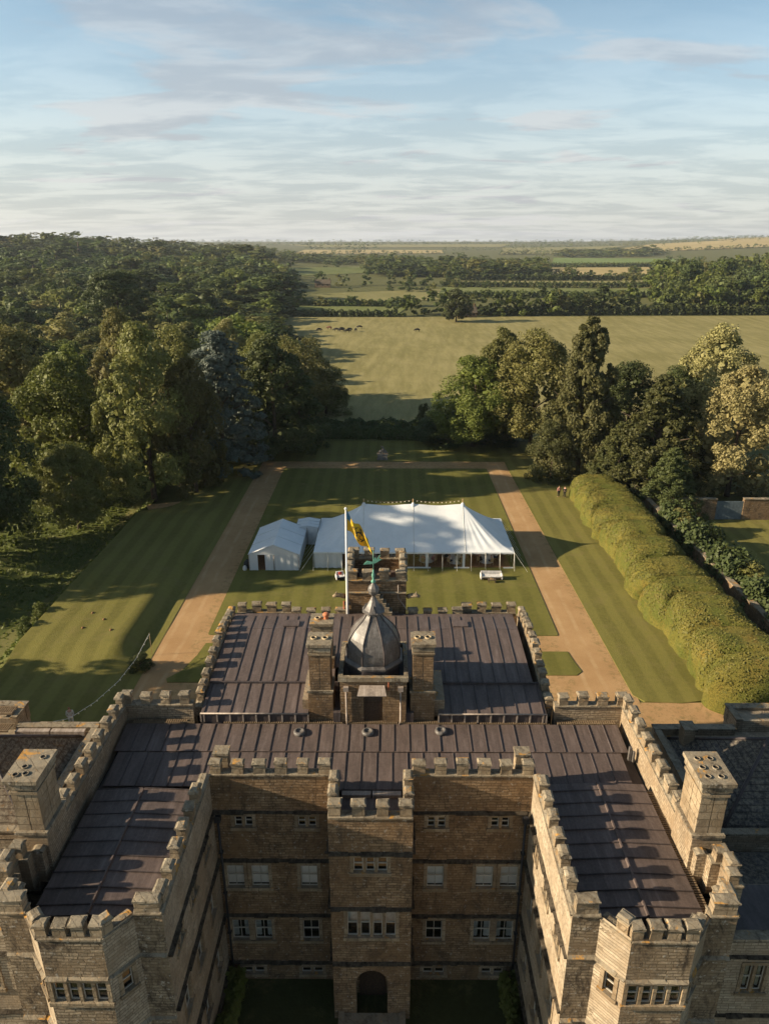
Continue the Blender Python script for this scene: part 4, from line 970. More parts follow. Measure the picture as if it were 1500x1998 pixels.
# ------------------------------------------------------------------ trees that can be told apart
NEAR = []
def T(kind, col, x, y, H, Rr, label, var=0, lod=0, **k):
    NEAR.append((x, y, Rr)); return tree(kind, col, x, y, H, Rr, label, lod, var, **k)
T('dome','lime',-33.5,98,23.5,7.0,'big lime tree with yellowish sunlit crown at the left lawn corner')
T('dome','olive',-27.8,100,19.5,5.0,'olive brown tree joined to the right side of the big lime', 1)
T('atlas','blue',-25.6,110,22.5,7.6,'silvery blue cedar behind the big lime on the left')
T('beech','dark',-19.0,121,20.4,7.6,'very dark tree whose foliage sweeps the grass left of the statue')
T('beech','dark',-15.2,124,14.0,5.2,'lower dark tree at the right foot of the dark sweeping tree', 1)
T('broad','green',-47.0,102,20.5,7.4,'round green tree left of the big lime')
T('broad','olive',-41.0,89,12.0,4.6,'small light green tree below the big lime at the rough slope', 1)
T('broad','dark',-50.0,80,23.5,7.5,'dark broadleaf tree cut by the left edge beside the rough slope', 2)
T('broad','green',-52.5,66.5,15.5,5.5,'low-boughed green tree overhanging the rough slope at the left edge', 1)
T('broad','lime',-61.5,117,23.5,9.0,'tall rounded tree at the left edge behind the dark broadleaf', 2)
T('dome','lime',-46.3,126,24.0,6.2,'pale topped tree behind the round green tree on the left')
T('broad','olive',-36,124,22.0,6.5,'olive tree rising behind the blue cedar', 1)
T('dome','pale',-30.5,139,21.5,5.5,'pale gold tree crown in the wood behind the blue cedar', 1)
T('broad','lime',-23,136,19.0,6.2,'bright olive tree behind the dark sweeping tree', 2)
T('poplar','olive',-21.5,176,19.5,6.8,'grey olive willow bulging out of the wood into the meadow', 1)
T('shrub','olive',-15.5,183,12.5,5.8,'bushy willow lowest at the meadow edge of the left wood', 1)
T('parasol','dark',-104,285,33.0,13.0,'flat topped spreading cedar standing above the left wood')
T('broad','green',16.2,126,16.2,7.2,'green domed tree with a bare trunk right of the statue', 3)
T('broad','lime',26.0,123,20.6,7.2,'light green leafy tree left of the conifer spire', 1)
T('dome','olive',22.0,132,20.0,6.0,'brownish tree behind the light green tree on the right', 1)
T('spire','conifer',31.3,110,24.6,6.4,'tall shaggy conifer with a pointed spire on the right', 0)
T('shrub','conifer',26.5,107.5,9.0,3.6,'drooping conifer boughs at the foot of the tall spire', 2)
T('broad','dark',41.5,119,16.0,6.3,'dark round tree right of the conifer spire', 2)
T('broad','dark',49,118,15.5,5.5,'dark tree between the round dark tree and the pale limes', 1)
T('yew','yew',40.0,100.5,17.5,8.0,'dark pointed yew with ragged boughs behind the clipped hedge', 0)
T('yew','yew',35.0,102,10.5,5.0,'lower yew left of the dark pointed yew', 1)
T('yew','yew',39.0,91.8,9.5,4.6,'low dark yew crowding the end of the garden wall by the grey door', 1)
T('dome','pale',54.2,117,21.5,7.6,'pale golden lime tree highest at the right edge', 0)
T('dome','pale',50.5,99,18.6,6.4,'pale lime tree in front at the right edge above the garden wall', 1)
T('shrub','dark',7.9,140,5.6,1.7,'small upright dark bush at the near edge of the meadow', 0)
T('shrub','dark',11.5,128.5,6.2,5.2,'dark rounded shrub mass under the green domed tree', 1)
T('shrub','dark',20.5,128,5.0,4.2,'low dark shrub behind the trunk of the green domed tree', 2)
T('broad','dark',38.5,410,17.5,8.0,'lone dark round tree at the far edge of the meadow', 0, 1)
# tall trees standing just left of the view; their shadows cross the lawns and the tents
T('parasol','green',-57,71,28.5,8.5,'tall tree beyond the left edge shading the tents', 0, 1)
T('parasol','green',-58,78,29,8.5,'tall domed tree beyond the left edge shading the marquee', 1, 1)
T('broad','green',-50,46,19,6.0,'tree beyond the left edge shading the near end of the left lawn', 2, 1)
T('broad','olive',-60,40,22,7.0,'farther tree beyond the left edge level with the pavilion', 1, 1)
# ------------------------------------------------------------------ woods and hedgerow trees
def px_(X, Y, Z=0):
    """apparent place, only to rank trees by size"""
    return (X-.72)/Y
spots = []          # x, y, H, R, kind, col, group
rr = random.Random(5)
def free(x, y, r): return all((x-a)**2+(y-b)**2 > (.62*(r+c))**2 for a, b, c in NEAR)
def fill(inside, x0, x1, y0, y1, step, hr, group, cols, kinds=('broad','dome','broad','poplar')):
    y = y0; row = 0
    while y < y1:
        x = x0+(row % 2)*step*.5
        while x < x1:
            a, b = x+rr.uniform(-.3,.3)*step, y+rr.uniform(-.3,.3)*step
            if inside(a, b):
                H = rr.uniform(*hr)*(.8 if rr.random() < .25 else 1.); Rr = step*rr.choice((.38,.48,.55,.62,.72))*rr.uniform(.9,1.1)
                if rr.random() < .14: Rr *= 1.3; H *= 1.22
                if 'left wood' in group and 'far' not in group and b > 195 and a > edge_left(b)-34: H *= .62; Rr *= .85
                if free(a, b, Rr): spots.append((a, b, H, Rr, rr.choice(kinds), rr.choice(cols), group))
            x += step
        y += step*.86; row += 1
def edge_left(y):        # meadow edge of the left wood
    return -27-6*math.sin(y*.021)-max(0, y-250)*.10-9*ss(205, 250, y)
fill(lambda x, y: x < edge_left(y)-2 and x > -.62*y-12 and not (y < 128 and x > -50), -330, -20, 108, 250, 13.5, (12,19), 'trees of the near left wood', ('green','olive','lime','dark','lime','green','green','dark'))
fill(lambda x, y: x < edge_left(y)-2 and x > -.62*y-14, -420, -20, 250, 430, 18.5, (12,21), 'trees of the middle left wood', ('green','dark','far','far','lime','green'))
fill(lambda x, y: x < -.115*y-10 and x > -.62*y-20 and not (-150 < x < -5 and 800 < y < 1200 and x > -.16*y), -700, -60, 430, 900, 23, (12,22), 'trees of the far left wood', ('far','dark','green','far'))
fill(lambda x, y: x < -.16*y and x > -.62*y-20, -1000, -100, 900, 1700, 40, (13,26), 'trees on the far left ridge', ('far','far','dark'))
def row(pts, step, hr, rw, group, cols=('far','dark','far'), kinds=('broad','dome','shrub'), jit=.3, skip=0.):
    for (xa, ya), (xb, yb) in zip(pts[:-1], pts[1:]):
        ln = math.hypot(xb-xa, yb-ya); k = max(1, int(ln/step))
        for i in range(k):
            if rr.random() < skip: continue
            t = (i+rr.uniform(.1,.9))/k; H = rr.uniform(*hr)
            a, b = xa+(xb-xa)*t+rr.uniform(-jit,jit)*step, ya+(yb-ya)*t+rr.uniform(-jit,jit)*step
            spots.append((a, b, H, H*rr.uniform(*rw), rr.choice(kinds), rr.choice(cols), group))
row([(-620,1050),(-420,980),(-250,940)], 17, (15,29), (.34,.5), 'trees on the far left ridge', ('far','dark','green'), ('broad','dome','poplar'), .6)
row([(-420,700),(-300,720),(-170,820)], 22, (14,24), (.36,.5), 'trees of the far left wood', ('far','dark','green'), ('broad','dome','poplar'), .6)
g1 = 'trees along the far edge of the meadow'
row([(2,440),(30,455),(60,445),(110,450),(150,455)], 7, (9,16), (.38,.55), g1, ('dark','far','green'))
row([(95,452),(150,470),(215,462),(330,458)], 7, (8,18), (.36,.5), g1, ('dark','far','dark','green'))
row([(55,452),(200,462)], 9, (4,7), (.6,.9), g1, ('dark','far'), ('shrub',))
g2 = 'trees in the tall wood at the right edge of the meadow'
fill(lambda x, y: x > .345*y+20-(y-470)*.06 and x < .62*y+20, 150, 560, 470, 800, 14, (16,23), g2, ('far','dark','far','green'), ('poplar','dome','broad'))
row([(175,458),(300,456)], 8, (9,14), (.4,.5), g2, ('dark','far'))
g3 = 'hedgerow trees among the pale fields beyond the meadow'
row([(-60,445),(5,438)], 6, (2.5,4), (.7,1.), g3, ('dark','far'), ('shrub',))
row([(-65,507),(20,508),(60,560)], 8, (4,8), (.55,.8), g3, ('dark','far'), ('shrub','broad','dome'), .7, .3)
row([(60,592),(200,590),(330,600)], 14, (3,7), (.5,.7), g3, ('far','dark'), ('shrub','broad','dome'), .7, .3)
row([(-70,610),(60,705),(300,690)], 13, (3,7), (.5,.8), g3, ('far','dark'), ('shrub','broad','dome'), .7, .3)
row([(60,720),(220,716),(330,720)], 15, (3,7), (.5,.7), g3, ('far','dark'), ('shrub','broad','dome'), .7, .3)
row([(80,840),(210,870),(340,865)], 11, (6,12), (.5,.7), g3, ('far','dark'), ('shrub','broad','dome'), .7, .3)
row([(100,1060),(208,1000),(335,880)], 13, (5,9), (.6,.8), g3, ('far','dark'), ('shrub',), .2)
row([(276,1280),(420,1310),(560,1320)], 14, (5,9), (.6,.8), g3, ('far',), ('shrub',), .2)
row([(-60,700),(60,760),(95,900)], 14, (10,17), (.4,.5), g3, ('far','dark'), ('broad','dome'), .6)
fill(lambda x, y: -.02*y < x < .21*y, -40, 330, 900, 1250, 24, (13,20), 'trees of the wood in the middle distance', ('far','dark'))
fill(lambda x, y: -.14*y < x < .05*y and not(-160<x<0 and y < 1230), -260, 60, 1000, 1500, 34, (10,17), 'trees of the wood in the middle distance', ('far','dark'))
fill(lambda x, y: .22*y < x < .36*y, 300, 800, 1950, 2300, 45, (13,20), 'trees of the wood in the middle distance', ('far','dark'))
for k in range(18):
    yy = rr.uniform(640, 1700); xx = rr.uniform(-.08, .50)*yy; nn = rr.randrange(3, 9)
    if 330*yy/450 < xx < 200: continue
    for q in range(nn):
        H = rr.uniform(7, 15); spots.append((xx+rr.gauss(0, 9), yy+rr.gauss(0, 7), H, H*rr.uniform(.4,.65), rr.choice(('broad','dome','shrub')), rr.choice(('far','dark','green')), g3))
g4 = 'trees of the far horizon'
row([(-350,2290),(180,2300)], 14, (7,15), (.5,.8), g4, ('far',), ('broad','shrub'), .3)
row([(-320,2920),(-50,2900)], 20, (22,32), (.5,.6), g4, ('far',), ('broad',), .4)
row([(200,2850),(600,2900)], 17, (7,15), (.5,.9), g4, ('far',), ('broad','shrub'), .4)
row([(330,2240),(600,2340),(1280,2360)], 14, (8,15), (.5,.9), g4, ('far',), ('broad','shrub'), .4)
row([(500,3300),(1250,3620),(2300,3720)], 17, (8,18), (.6,.9), g4, ('far',), ('broad','shrub'), .5)
row([(1000,3000),(1500,3100),(2000,3150)], 60, (9,16), (.5,.7), g4, ('far',), ('broad','shrub'), .5, .4)
row([(-1500,2700),(-900,2600),(-380,2500)], 26, (14,24), (.5,.7), g4, ('far',), ('broad',), .8)
row([(-1700,3600),(-600,3900),(700,4350),(1900,4600),(3600,4650)], 18, (9,20), (.6,1.), g4, ('far',), ('broad','shrub'), .6)
row([(-2200,5200),(-400,5400),(1200,5400),(3600,5600)], 26, (10,22), (.7,1.1), g4, ('far',), ('broad','shrub'), .8)
fill(lambda x, y: x < -.22*y and x > -.66*y, -1900, -350, 1700, 2700, 110, (16,26), g4, ('far',))
size = lambda s: s[2]*s[3]/(s[1]**2)
spots = [s for s in spots if abs(px_(s[0], s[1])) < .60]
spots.sort(key=size, reverse=True)
WORDS = dict(green='green', olive='olive', dark='dark green', lime='yellow green', far='dull green', pale='pale gold')
PLACE = {'trees of the near left wood': 'in the near part of the wood left of the meadow', 'trees of the middle left wood': 'in the wood further back on the left',
  'trees of the far left wood': 'in the far wood below the left skyline', 'trees on the far left ridge': 'on the ridge at the left skyline', g1: 'in the belt closing the far side of the meadow',
  g2: 'in the tall wood beyond the meadow on the right', g3: 'in the hedge lines between the pale fields', 'trees of the wood in the middle distance': 'in the dark wood midway to the horizon', g4: 'by the far horizon'}
far_lists = {}
SHAPE = dict(broad='round', dome='tall domed', poplar='tall slender', shrub='bushy')
ORD = ('first','second','third','fourth','fifth','sixth','seventh','eighth','ninth','tenth','eleventh','twelfth')
def where(x, y):
    u = (x-.72)/y
    if y < 440 and u < -.1:
        w_ = 'near the left edge' if u < -.40 else ('behind the big lime' if u < -.26 else ('behind the blue cedar' if u < -.17 else 'left of the meadow'))
    elif u < -.12: w_ = 'below the left skyline' if u < -.3 else 'in the left distance'
    elif u < .06: w_ = 'left of the lone meadow tree'
    elif u < .20: w_ = 'right of the lone meadow tree'
    elif u < .34: w_ = 'above the conifer spire'
    else: w_ = 'at the right edge'
    d_ = 'close by' if y < 150 else ('farther in' if y < 200 else ('deep' if y < 300 else ('well back' if y < 440 else ('beyond the meadow' if y < 700 else 'far off'))))
    return d_+' '+w_
cells = {}
for i, s_ in enumerate(spots[:262]):
    nm = 'bush' if s_[4] == 'shrub' else 'tree'
    cells.setdefault(f'{WORDS[s_[5]]} {SHAPE[s_[4]]} {nm} {where(s_[0], s_[1])}', []).append(s_)
for lab, ls in cells.items():
    ls.sort(key=lambda s_: (s_[0]-.72)/s_[1])
    for k, (x, y, H, Rr, kind, col, grp) in enumerate(ls):
        n = len(ls); lod = 1 if y < 260 else (2 if y < 700 else 3)
        l2 = lab if n == 1 else (lab+(', left one' if k == 0 else ', right one') if n == 2 else lab+', '+(ORD[k] if k < 12 else ('thirteenth','fourteenth','fifteenth','sixteenth','seventeenth','eighteenth','nineteenth','twentieth')[min(k-12,7)])+' from left')
        tree(kind, col, x, y, H, Rr, l2, lod, rr.randrange(3), grp, 'bush' if kind == 'shrub' else 'tree')
for (x, y, H, Rr, kind, col, grp) in spots[262:]: far_lists.setdefault(grp, []).append((x, y, H, Rr, kind, col))
for grp, lst in far_lists.items():
    V_, Q_, MI, n = [], [], [], 0
    for (x, y, H, Rr, kind, col) in lst:
        gk = (kind, 3 if y > 430 else 2, rr.randrange(3)); proto(kind, 'far', gk[1], gk[2]); v, q = PROTO[gk]
        if y > 1100: q = q[::2 if y < 2600 else 4]
        a = rr.uniform(0, 6.28); ca, sa = math.cos(a), math.sin(a)
        p = np.stack([(v[:,0]*ca-v[:,1]*sa)*Rr/7+x, (v[:,0]*sa+v[:,1]*ca)*Rr/7+y, v[:,2]*H/20+hgt(x, y)], 1)
        V_.append(p); Q_.append(q+n); n += len(p); MI.append(np.full(len(q), rr.choice((0,0,1,2,3)), np.int32))
    me = npmesh('woodland', np.concatenate(V_), np.concatenate(Q_)); me.polygons.foreach_set('material_index', np.concatenate(MI))
    o = new('woodland', me, None, ['leaf_far','leaf_dark','leaf_green','leaf_olive'])
    stuff(tag(o, 'mass of small distant trees '+PLACE[grp].replace('in the ', 'filling the '), 'woodland'))
# hedges: a line of clipped or wild bushes as one thing
def hedge(name, pts, wd, ht, leaf, dens, mat, label, cat='hedge', wild=.25):
    rng = np.random.default_rng(len(label)); P, Q = [], []
    for (xa, ya), (xb, yb) in zip(pts[:-1], pts[1:]):
        ln = math.hypot(xb-xa, yb-ya); k = int(ln*dens); t = rng.random(k); a = rng.uniform(-.15, math.pi+.15, k)
        nx_, ny_ = -(yb-ya)/ln, (xb-xa)/ln; s_ = t*ln
        mod = 1+wild*(np.sin(s_*1.1+xa)*.5+np.sin(s_*2.7+ya)*.3+rng.normal(size=k)*.25)
        ca, sa = np.sign(np.cos(a))*np.abs(np.cos(a))**.6, np.abs(np.sin(a))**.6*np.sign(np.sin(a))
        x = xa+(xb-xa)*t+nx_*ca*wd/2*mod; y = ya+(yb-ya)*t+ny_*ca*wd/2*mod
        z0 = np.array([hgt(u, v_) for u, v_ in zip(x, y)]); z = z0+np.maximum(sa, -.05)*ht*mod
        P.append(np.stack([x, y, z], 1)); Q.append(np.stack([nx_*ca, ny_*ca, np.maximum(sa, .1)], 1)+rng.normal(size=(k, 3))*.5)
    P, Q = np.concatenate(P), np.concatenate(Q); v, q = leaf_quads(P, Q, leaf*rng.uniform(.7, 1.3, len(P)), rng, .8)
    return tag(new(name, npmesh(name, v, q), None, mat), label, cat)
hedge('boundary_hedge', [(-15,133),(0,132.6),(9.5,131.2)], 2.4, 2.2, .22, 420, 'leaf_dark', 'dark low hedge closing the lawn behind the statue')
hedge('boundary_hedge', [(-15,137.2),(0,136.6),(8,136)], 2.0, 2.6, .22, 320, 'leaf_dark', 'second dark hedge between the lawn and the pale meadow')
hedge('wild_hedge', [(37.2,86),(37.4,78),(37.8,70),(38.2,60),(38.6,50)], 3.2, 2.9, .20, 520, 'leaf_dark', 'tangled shrubs along the garden wall behind the clipped hedge', 'shrubs', .5)
for x, y, s_ in ((37.4,83,1.3),(37.9,72,1.2),(38.5,67.2,1.3),(39.4,61.5,1.2)):
    tree('shrub','lime',x,y,2.9*s_,1.5*s_,{83:'pale leafy bush nearest the garden door beside the wall',72:'pale leafy bush on the wall, second from the garden door',67.2:'pale leafy bush on the wall, third from the garden door',61.5:'pale leafy bush on the wall, nearest the right edge'}[y],1,1,None,'bush')
hedge('field_hedge', [(-62,441),(-20,437),(6,437)], 4, 3.0, .6, 60, 'leaf_dark', 'thin dark hedge at the far left end of the meadow', 'hedge', .4)
hedge('field_hedge', [(40,447),(120,450),(330,456)], 5, 4.5, .7, 40, 'leaf_dark', 'dark hedge along the far right side of the meadow', 'hedge', .4)
hedge('field_hedge', [(-70,507),(18,508)], 5, 3.4, .7, 40, 'leaf_far', 'hedge behind the strip of pasture left of the lone tree', 'hedge', .4)
hedge('field_hedge', [(58,590),(340,598)], 5, 4, .8, 30, 'leaf_far', 'hedge along the second pasture beyond the meadow', 'hedge', .4)
hedge('field_hedge', [(50,718),(340,716)], 6, 4.5, .9, 25, 'leaf_far', 'hedge crossing the middle of the pale fields', 'hedge', .4)
hedge('field_hedge', [(85,848),(340,868)], 6, 5, 1.0, 22, 'leaf_far', 'hedge in front of the straw coloured field', 'hedge', .4)
hedge('field_hedge', [(270,1292),(570,1330)], 8, 6, 1.2, 16, 'leaf_far', 'hedge between the straw coloured field and the bright green field', 'hedge', .4)
# ------------------------------------------------------------------ the great clipped yew hedge
def yewm():
    m = MT('clipped_yew', .85, .15); o = m.world()
    n = m.noise(.35, 4, o, .6); f = m.noise(7, 5, o, .75)
    c = m.mix(m.rng(n, .4, .62), (.110,.118,.022), (.180,.152,.032)); c = m.mix(m.rng(m.noise(.5, 5, m.mapv(o, loc=(7,3,1)), .65), .56, .68, 0, .6), c, (.23,.15,.035))
    c = m.mix(m.rng(f, .48, .62, 0, .6), c, (.040,.050,.012)); m.col(c); m.bump(f, 1., .2); return m.m
M['yewhedge'] = yewm(); M['leaf_hedge'] = leafm('clipped_yew_sprays', (.080,.092,.018), (.175,.155,.033), .15)
CREASE = [(50.2,.9,.4),(55.0,1.0,-.3),(60.8,.8,.5),(65.5,1.,-.4),(71.0,.9,.3),(76.2,1.,.5),(81.6,.8,-.4),(86.4,1.,.4),(91.5,.8,-.3),(95.5,.7,.4)]
def hedge_pt(t, a):
    """t along, a around from the lawn side foot over the top to the far foot; billows meet in creases"""
    y = 46.3+t*(100.2-46.3); endn = ss(0, .035, t); endf = ss(1, .965, t); e = min(endn, endf)
    xc = 30.5-.2*math.sin(y*.12)+.6*ss(60, 45, y); hw = (3.8+.35*math.sin(y*.31)+.8*ss(62, 46, y))*(.55+.45*e**.5)
    ht = (3.95+.25*math.sin(y*.42+.8)+.5*ss(62, 48, y))*(.35+.65*e**.4)
    ang = math.pi*(1-a); ca, sa = math.cos(ang), math.sin(ang)
    ex = math.copysign(abs(ca)**.55, ca); ez = abs(sa)**.62
    bul = 1+.07*wn(y*.55, a*5.5)+.04*wn(y*1.6, a*9, 2); dz = 0
    for cy, dp, sl in CREASE:
        d = y-(cy+sl*2.6*(a-.3)+.5*math.sin(a*7+cy)); k = dp*(.62*math.exp(-(d/.38)**2)+.38*math.exp(-(d/1.3)**2))*(1-.55*ss(.45, .95, a))
        bul -= .17*k; dz += 1.05*k
    return Vector((xc+hw*ex*bul, y, max(.0, ht*ez*(1+.05*wn(y*.8, a*4, 1)+.025*wn(y*2.3, a*8))-dz*ez)))
me = gridmesh('clipped_hedge', 420, 64, lambda u, v: tuple(hedge_pt(u, v)+Vector((0,0,-.15))))
hg = empty('clipped_hedge', (30.5, 46.5, 0)); tag(hg, 'long billowing clipped yew hedge running beside the right lawn', 'hedge')
o = new('hedge_body', me, hg, 'yewhedge'); o.matrix_parent_inverse = Matrix.Translation((-30.5,-46.5,0))
rng = np.random.default_rng(3); P, Q = [], []
for i in range(36000):
    t, a = rng.random(), rng.random()**1; p = hedge_pt(t, a); e = .01
    d1 = hedge_pt(min(t+e,1), a)-hedge_pt(max(t-e,0), a); d2 = hedge_pt(t, min(a+e,1))-hedge_pt(t, max(a-e,0)); n = d1.cross(d2)
    if n.length < 1e-6: continue
    n.normalize()
    if n.z < -.2: n = -n
    P.append(p+Vector((0,0,-.15))+n*rng.uniform(-.02,.07)); Q.append(n+Vector(rng.normal(size=3))*.42)
v, q = leaf_quads(np.array(P), np.array(Q), .10*rng.uniform(.6,1.3,len(P)), rng, .6)
o = new('hedge_sprays', npmesh('hedge_sprays', v, q), hg, 'leaf_hedge'); o.matrix_parent_inverse = Matrix.Translation((-30.5,-46.5,0)); stuff(o)
# rough tufts on the left slope
P, Q = [], []
for i in range(16000):
    u, v_ = rng.random()*.45+.005, rng.random(); x, y, z = wild(u, v_); P.append((x, y, z+.08)); Q.append((rng.normal(), rng.normal(), .5))
v, q = leaf_quads(np.array(P), np.array(Q), .30*rng.uniform(.5,1.3,len(P)), rng, .4)
stuff(tag(new('rough_grass', npmesh('rough_grass', v, q), None, M['leaf_green']), 'long rough grass on the slope below the left lawn', 'grass'))
tree('shrub','dark',-20.9,53.3,1.5,1.0,'little clipped bush at the left path edge under the string of lights',1,2,None,'bush')
for i, (x, y) in enumerate(((-33.6,62),(-33.8,59.3))):
    tree('shrub','green',x,y,1.9,.8,('small green plant at the terrace edge, farther of two','small green plant at the terrace edge, nearer of two')[i],1,1,None,'plant')
# climbers and borders at the foot of the courtyard walls
for k, (x, y0, y1, lab) in enumerate(((-6.75,19,25,'green climber and border at the foot of the left wing wall'),(6.75,19,25,'dark green border at the foot of the right wing wall'))):
    hedge('courtyard_border', [(x,y0),(x,y1)], .8, .9 if k else 1.3, .12, 500, 'leaf_green', lab, 'border', .5)
# ------------------------------------------------------------------ garden walls and door
def gwall(label, x0, x1, y0, y1, z, gaps=()):
    t = tag(empty('garden_wall', ((x0+x1)/2,(y0+y1)/2,0)), label, 'wall')
    off = Matrix.Translation((-(x0+x1)/2,-(y0+y1)/2,0))
    b = MB(); along = x1-x0 > y1-y0
    segs = [(x0 if along else y0, x1 if along else y1)]
    for g0, g1 in gaps: segs = [(segs[0][0], g0), (g1, segs[0][1])]
    for a, e in segs:
        if along: b.box(a, e, y0, y1, -.2, z)
        else: b.box(x0, x1, a, e, -.2, z)
    o = b.build('wall_body', 'stone', t); o.matrix_parent_inverse = off
    b = MB()
    for a, e in segs:
        k = int((e-a)/.8)
        for i in range(k):
            u0, u1 = a+(e-a)*i/k+.004, a+(e-a)*(i+1)/k-.004; zz = z+random.uniform(-.02,.03)
            if along: b.box(u0, u1, y0-.08, y1+.08, z-.001, zz+.1)
            else: b.box(x0-.08, x1+.08, u0, u1, z-.001, zz+.1)
    o = b.build('wall_coping', 'coping', t); o.matrix_parent_inverse = off; return t
gwall('old stone garden wall behind the clipped hedge', 35.9, 36.4, 44, 98, 2.2)
gwall('stone wall with a grey door closing the right-hand garden', 38.4, 95, 89.4, 89.9, 2.9, [(44.6, 48.2)])
b = MB(); b.box(44.6, 48.2, 89.55, 89.62, 0, 2.6); gd = b.build('garden_door', 'iron'); 
M['greydoor'] = plain('faded_blue_grey_paint', (.10,.125,.135), .7); gd.data.materials[0] = M['greydoor']
tag(gd, 'faded grey blue double door in the garden wall', 'door')
for k in range(8):
    b = MB(); b.box(44.64+k*.445, 45.05+k*.445, 89.52, 89.549, .05, 2.55); b.build('plank', 'greydoor', gd)
# ------------------------------------------------------------------ marquee
def canvas(name, c, trans=.25):
    m = MT(name, .7, .2); n = m.noise(.8, 6, m.world(), .65); m.col(m.mix(m.rng(n, .4, .65), tuple(x*.93 for x in c), c)); m.bump(m.noise(1.6, 5, m.world(), .6, .6), .22, .1)
    t = N(m.t, 'ShaderNodeBsdfTranslucent'); t.inputs[0].default_value = (*c, 1); ms = N(m.t, 'ShaderNodeMixShader'); ms.inputs[0].default_value = trans
    m.l(m.b.outputs[0], ms.inputs[1]); m.l(t.outputs[0], ms.inputs[2]); m.l(ms.outputs[0], m.out.inputs[0]); return m.m
M['canvas'] = canvas('white_canvas', (.80,.82,.82), .12); M['canvas2'] = canvas('white_sidewall', (.76,.78,.78), .2)
M['pole'] = plain('wooden_tent_pole', (.36,.24,.12), .6); M['rope'] = plain('white_rope', (.6,.58,.52), .8); M['floorboard'] = plain('coir_floor', (.20,.10,.04), .9, .3, 6)
def clearm():
    m = MT('clear_pvc', .1); g = N(m.t, 'ShaderNodeBsdfGlossy'); g.inputs['Roughness'].default_value = .12
    tr = N(m.t, 'ShaderNodeBsdfTransparent'); tr.inputs[0].default_value = (.9,.9,.9,1); ms = N(m.t, 'ShaderNodeMixShader'); ms.inputs[0].default_value = .12
    m.l(tr.outputs[0], ms.inputs[1]); m.l(g.outputs[0], ms.inputs[2]); m.l(ms.outputs[0], m.out.inputs[0]); return m.m
M['clear'] = clearm()
TX0, TX1, TY0, TY1 = -7.75, 15.05, 73.8, 84.5; TC = (TY0+TY1)/2; HW = (TY1-TY0)/2
PK = (-2.15, 3.68, 9.55); EZ, RZ = 2.05, 5.95
def tent_z(x, y):
    yy = abs(y-TC)/HW
    if x < PK[0]: e = (PK[0]-x)/(PK[0]-TX0)
    elif x > PK[-1]: e = (x-PK[-1])/(TX1-PK[-1])
    else: e = 0
    yy = min(1.0, yy); e = min(1.0, max(0.0, e)); t = min(1.0, (yy**3.2+e**3.2)**(1/3.2)); t = min(1.0, .25*t+.75*max(yy, e))
    z = EZ+(RZ-EZ)*((1-t)**1.32*.85+(1-t)*.15)
    if e == 0:                                            # ridge sags a little between the poles
        d = min(abs(x-p) for p in PK)/2.95; z -= .18*math.sin(min(1, d)*math.pi/2)**2*(1-yy)
        z -= .05*(1-abs(2*(abs(x-PK[1])/5.9 % 1)-1))*yy*(1-yy)
    else:                                                 # gathers fan out from the end poles
        a = math.atan2(y-TC, (x-PK[-1]) if x > PK[1] else (PK[0]-x)); z += .075*math.sin(a*34)*t*(1-t)*2.4*min(1, e*2.5)
    z -= .10*math.sin(t*math.pi)*0
    return z
marq = empty('marquee', (3.65, TC, 0)); tag(marq, 'large white pole marquee with three peaks on the central lawn', 'marquee')
MO = Matrix.Translation((-3.65,-TC,0))
def mp(o): o.matrix_parent_inverse = MO; return o
mp(new('canopy', gridmesh('canopy', 228, 108, lambda u, v: (TX0+(TX1-TX0)*u, TY0+(TY1-TY0)*v, tent_z(TX0+(TX1-TX0)*u, TY0+(TY1-TY0)*v))), marq, 'canvas'))
b = MB()                                                  # valance
per = [(TX0+(TX1-TX0)*i/60, TY0) for i in range(61)]+[(TX1, TY0+(TY1-TY0)*i/30) for i in range(1, 31)]+[(TX1-(TX1-TX0)*i/60, TY1) for i in range(1, 61)]+[(TX0, TY1-(TY1-TY0)*i/30) for i in range(1, 31)]
for i in range(len(per)-1):
    p, q = per[i], per[i+1]; b.face([(p[0],p[1],EZ-.16-.03*(i % 2)),(q[0],q[1],EZ-.16-.03*((i+1) % 2)),(q[0],q[1],EZ+.01),(p[0],p[1],EZ+.01)])
mp(b.build('valance', 'canvas', marq))
def sidewall(pts, mat='canvas2', name='side_wall', fold=.05):
    b = MB()
    for (xa, ya), (xb, yb) in zip(pts[:-1], pts[1:]):
        k = max(2, int(math.hypot(xb-xa, yb-ya)/.22)); nx_, ny_ = (yb-ya), -(xb-xa); l_ = math.hypot(nx_, ny_); nx_ /= l_; ny_ /= l_
        for i in range(k):
            f = lambda j: (xa+(xb-xa)*j/k+nx_*fold*math.sin(j*1.9), ya+(yb-ya)*j/k+ny_*fold*math.sin(j*1.9))
            p, q = f(i), f(i+1); b.face([(p[0],p[1],.02),(q[0],q[1],.02),(q[0],q[1],EZ-.02),(p[0],p[1],EZ-.02)], True)
    return mp(b.build(name, mat, marq))
sidewall([(TX0+.1,TY1-.1),(TX0+.1,TY0+.1),(-4.5,TY0+.1)]); sidewall([(TX0+.1,TY1-.1),(TX1-.1,TY1-.1)])
for a, e in ((2.9,5.6),(8.3,10.0),(13.9,15.0)): 
    sidewall([(a,TY0+.1),(e,TY0+.1)], 'clear', 'clear_panel', .02)
    b = MB(); b.box(a, e, TY0+.02, TY0+.09, .02, .22); mp(b.build('panel_hem', 'canvas2', marq))
for a in (5.0, 9.2): b = MB(); b.box(a, a+.28, TY0+.05, TY0+.09, .2, EZ-.05); mp(b.build('door_flap', 'canvas2', marq))
sidewall([(TX1-.1,TY0+.1),(TX1-.1,TY1-.1)], 'clear', 'clear_panel', .02)
